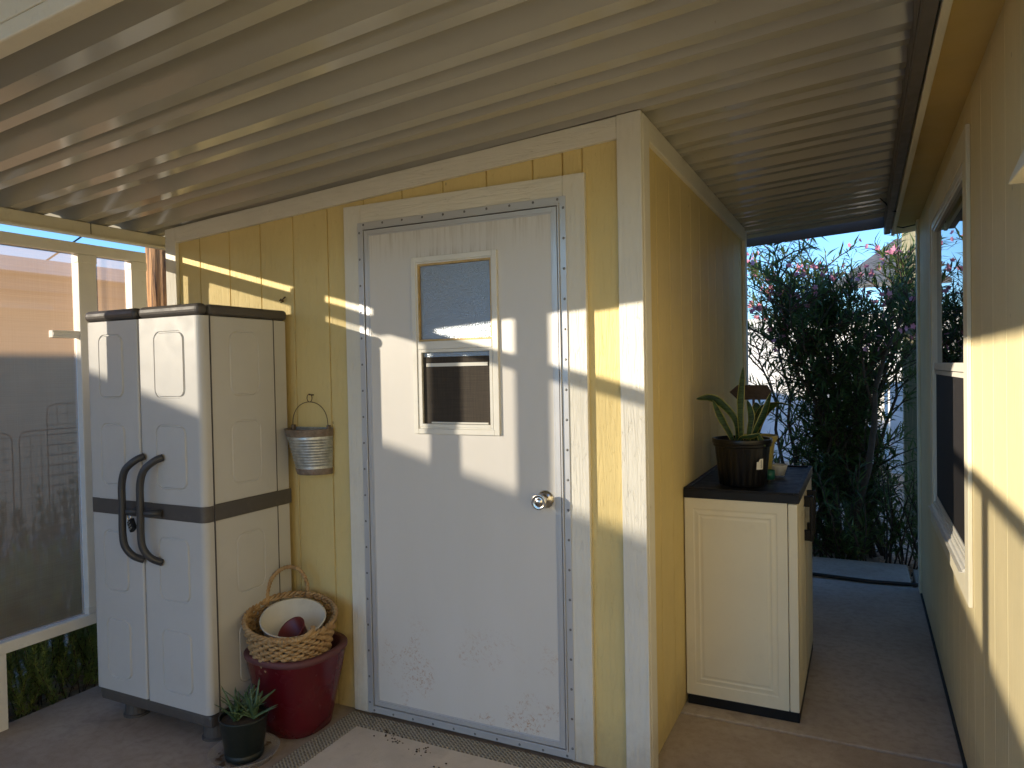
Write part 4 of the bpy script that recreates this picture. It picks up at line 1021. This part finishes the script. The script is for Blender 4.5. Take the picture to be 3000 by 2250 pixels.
OL = oleander('oleander_bush', 'tall pink flowering oleander filling the view at the end of the walkway', -.35, 1.25, 3.4, 4.4, 2.33, 28, 3)
oleander('oleander_bush', 'pink flowering oleander mostly hidden behind the shed, seen mirrored in the house window', -2.0, -.3, 3.5, 4.7, 2.5, 12, 8)
oleander('oleander_bush', 'oleander continuing to the right behind the house corner', 1.2, 2.6, 3.5, 4.6, 2.3, 10, 9)
# one leaning bare trunk
b = MB(); b.tube([(.60, 3.45, -.1), (.62, 3.46, .3), (.70, 3.48, .62), (.745, 3.5, .95), (.75, 3.5, 1.2), (.83, 3.52, 1.5), (.95, 3.55, 1.75)], [.032, .028, .024, .021, .018, .013, .008], 8)
b.tube([(.745, 3.5, 1.05), (.68, 3.5, 1.3), (.66, 3.52, 1.6)], [.014, .011, .007], 6)
b.build('trunk', M['bark'], OL, smooth=True)
for c_ in OL.children: c_.matrix_parent_inverse = Matrix.Translation(-OL.location)

def rosemary(root_label, x0, x1, y0, y1, ht, n, seed, mat, nm='rosemary_bush', cat='bush', needle=.022, dens=26, zb=-.1):
    random.seed(seed); root = thing(nm, root_label, cat); lf = MB(); st = MB()
    for i in range(n):
        bx, by = random.uniform(x0, x1), random.uniform(y0, y1); p = Vector((bx, by, zb)); h = ht*random.uniform(.55, 1.05)
        lean = Vector((random.gauss(0, .12), random.gauss(0, .12), 1)).normalized(); pts = []
        for k in range(7): pts.append(p+lean*(h*k/6)+Vector((.03*math.sin(k+i), .03*math.cos(k*1.3+i), 0)))
        st.tube(pts, [.003, .003, .0025, .002, .0018, .0015, .001], 3, cap=False)
        for k in range(int(dens*h/.5)):
            t = random.uniform(.08, 1)*5.99; j = int(t); c = pts[j].lerp(pts[j+1], t-j)
            for q in range(5):
                d = Vector((random.gauss(0, 1), random.gauss(0, 1), random.uniform(.1, 1.6))).normalized()*needle*random.uniform(.8, 1.7); sd = d.cross(Vector((random.random()-.5, random.random()-.5, 1))).normalized()*.0021*(needle/.022)
                lf.face([c-sd, c+sd, c+d])
    st.build('stems', M['bark'], root); lf.build('foliage', mat, root); place(root, ((x0+x1)/2, (y0+y1)/2, zb)); return root
rosemary('dark green rosemary bush behind the white rail beside the grey cabinet', -3.1, -2.52, -1.2, .2, .66, 300, 21, M['rosemary'], dens=95, needle=.026)
rosemary('low dry olive shrub bed seen through the tan shade cloth', -4.9, -4.0, -.9, 2.4, .80, 170, 22, M['shrub'], nm='olive_shrub', needle=.05, dens=34)

# ------------------------------------------------------------------ poles and neighbours
pole = MB(); pts = [(-3.03, .55, -.1), (-3.03, .55, 2.0), (-3.02, .55, 7.5)]
n = 28; base = len(pole.v)
for (x, y, z) in pts:
    for j in range(n):
        a = 2*math.pi*j/n; r = .092*(1+.03*math.sin(a*9)+.02*math.sin(a*23)); pole.v.append((x+r*math.cos(a), y+r*math.sin(a), z))
for i in range(2):
    for j in range(n): pole.f.append((i*n+j, i*n+(j+1) % n, (i+1)*n+(j+1) % n, (i+1)*n+j))
tag(pole.build('utility_pole', M['pole'], smooth=False), 'rough brown wooden utility pole behind the left corner of the shed', 'pole')
b = MB(); b.box(1.00, 1.115, 5.0, 5.13, -.1, 5.5); tag(b.build('wooden_post', M['post2'], bevel=.008), 'weathered square wooden post rising behind the oleander', 'post')

nb = thing('neighbour_carport', 'long white edged carport beyond the shade cloth on the left', 'carport')
b = MB(); b.box(-10.2, -6.0, -14, 7.5, 2.35, 2.48)
b.build('roof', M['fascia'], nb, bevel=.004)
b = MB()
for i in range(4): b.box(-6.012, -6.001, -14, 7.5, 2.357+.03*i, 2.375+.03*i)
b.build('fascia', M['fascia'], nb)
b = MB(); b.box(-6.3, -6.15, -14, 7.5, 2.205, 2.3495); b.build('beam', M['gutter'], nb)
for y in (-4, .2, 5.8): MB().box(-6.28, -6.18, y, y+.1, -.1, 2.2045).build('post', M['white_metal'], nb)
b = MB(); b.box(-6.75, -6.6, -14, 7.4, -.1, 2.08); b.build('wall', M['tan_stucco'], nb)
b = MB(); b.box(-6.72, -6.63, -14, 2.1, 2.0805, 2.3495); b.build('upper_panel', M['fascia'], nb)
nh = thing('neighbour_house', 'tan neighbour house under the white edged carport', 'house')
b = MB(); b.box(-13, -10.2, -14, 3.6, -.1, 2.9); b.build('wall', M['tan_stucco'], nh)
b = MB(); b.box(-10.19, -10.15, -1., .6, .9, 1.9); b.build('window', M['glass'], nh)
b = MB(); b.box(-13.3, -10.0, -14.2, 3.9, 2.9, 3.0); b.build('roof', M['shingle'], nh)

def wire_panel(name, label, x, y0, y1, z1, r=.0045):
    root = thing(name, label, 'fence', 'wire pen panels beyond the shade cloth'); b = MB()
    rr_ = .06; pts = [(x, y0, -.1), (x, y0, z1-rr_), (x, y0+rr_*.3, z1-rr_*.3), (x, y0+rr_, z1), (x, y1-rr_, z1), (x, y1-rr_*.3, z1-rr_*.3), (x, y1, z1-rr_), (x, y1, -.1)]
    b.tube(pts, r, 6); b.build('frame', M['wire'], root, smooth=True); b = MB(); y = y0+.08
    while y < y1-.02: b.tube([(x, y, .0), (x, y, z1)], .0022, 4); y += .08
    z = .08
    while z < z1: b.tube([(x, y0, z), (x, y1, z)], .0022, 4); z += .08
    b.build('wire_grid', M['wire'], root); place(root, (x, (y0+y1)/2, -.1))
wire_panel('wire_panel', 'tall wire pen panel nearest the storage cabinet', -5.0, 1.03, 1.32, 1.2)
wire_panel('wire_panel', 'tall wire pen panel partly hidden by the white post', -5.0, 1.36, 2.1, 1.2)
wire_panel('wire_panel', 'low narrow wire pen panel at the left edge', -5.05, .50, .80, 1.0)
wire_panel('wire_panel', 'low wide wire pen panel', -5.05, .85, 1.9, 1.0)

bw_ = MB(); bw_.box(-9, .95, 9.4, 9.6, -.1, 2.12)
tag(bw_.build('block_wall', M['stucco'], bevel=.01), 'sunlit white wall behind the oleander', 'wall')
rh = thing('far_house', 'white house with a grey shingle gable roof behind the oleander', 'house')
MB().box(1.0, 6.5, 8.6, 12, -.1, 2.45).build('wall', M['stucco'], rh)
b = MB()
b.hexa([(.3, 8.1, 2.38), (7, 8.1, 2.38), (7, 10.3, 3.25), (1.15, 10.3, 3.25), (.3, 8.1, 2.44), (7, 8.1, 2.44), (7, 10.3, 3.32), (1.15, 10.3, 3.32)])
b.build('roof', M['shingle'], rh)
MB().box(1.5, 2.3, 8.58, 8.6, .9, 1.8).build('window', M['glass'], rh)
b = MB(); b.box(.15, .75, 7.6, 7.9, -.1, 1.35); tag(b.build('utility_box', M['grey_blue'], bevel=.02), 'pale blue grey box glimpsed through the oleander leaves', 'box')

# overhead wires
def cable(p, q, r, sag, label):
    P, Q = Vector(p), Vector(q); pts = [P.lerp(Q, t/12)-Vector((0, 0, sag*4*(t/12)*(1-t/12))) for t in range(13)]
    tag(MB().tube(pts, r, 6).build('overhead_wire', M['blackwire'], smooth=True), label, 'wire', 'overhead wires')
cable((-12, 3.2, 1.8), (-15, 12.5, 8.5), .016, .1, 'thicker dark overhead wire crossing the sliver of sky at the left')
cable((-14, 8.5, 7.2), (-14, 9.4, 3.4), .008, .0, 'thin overhead wire near the left edge of the sky')
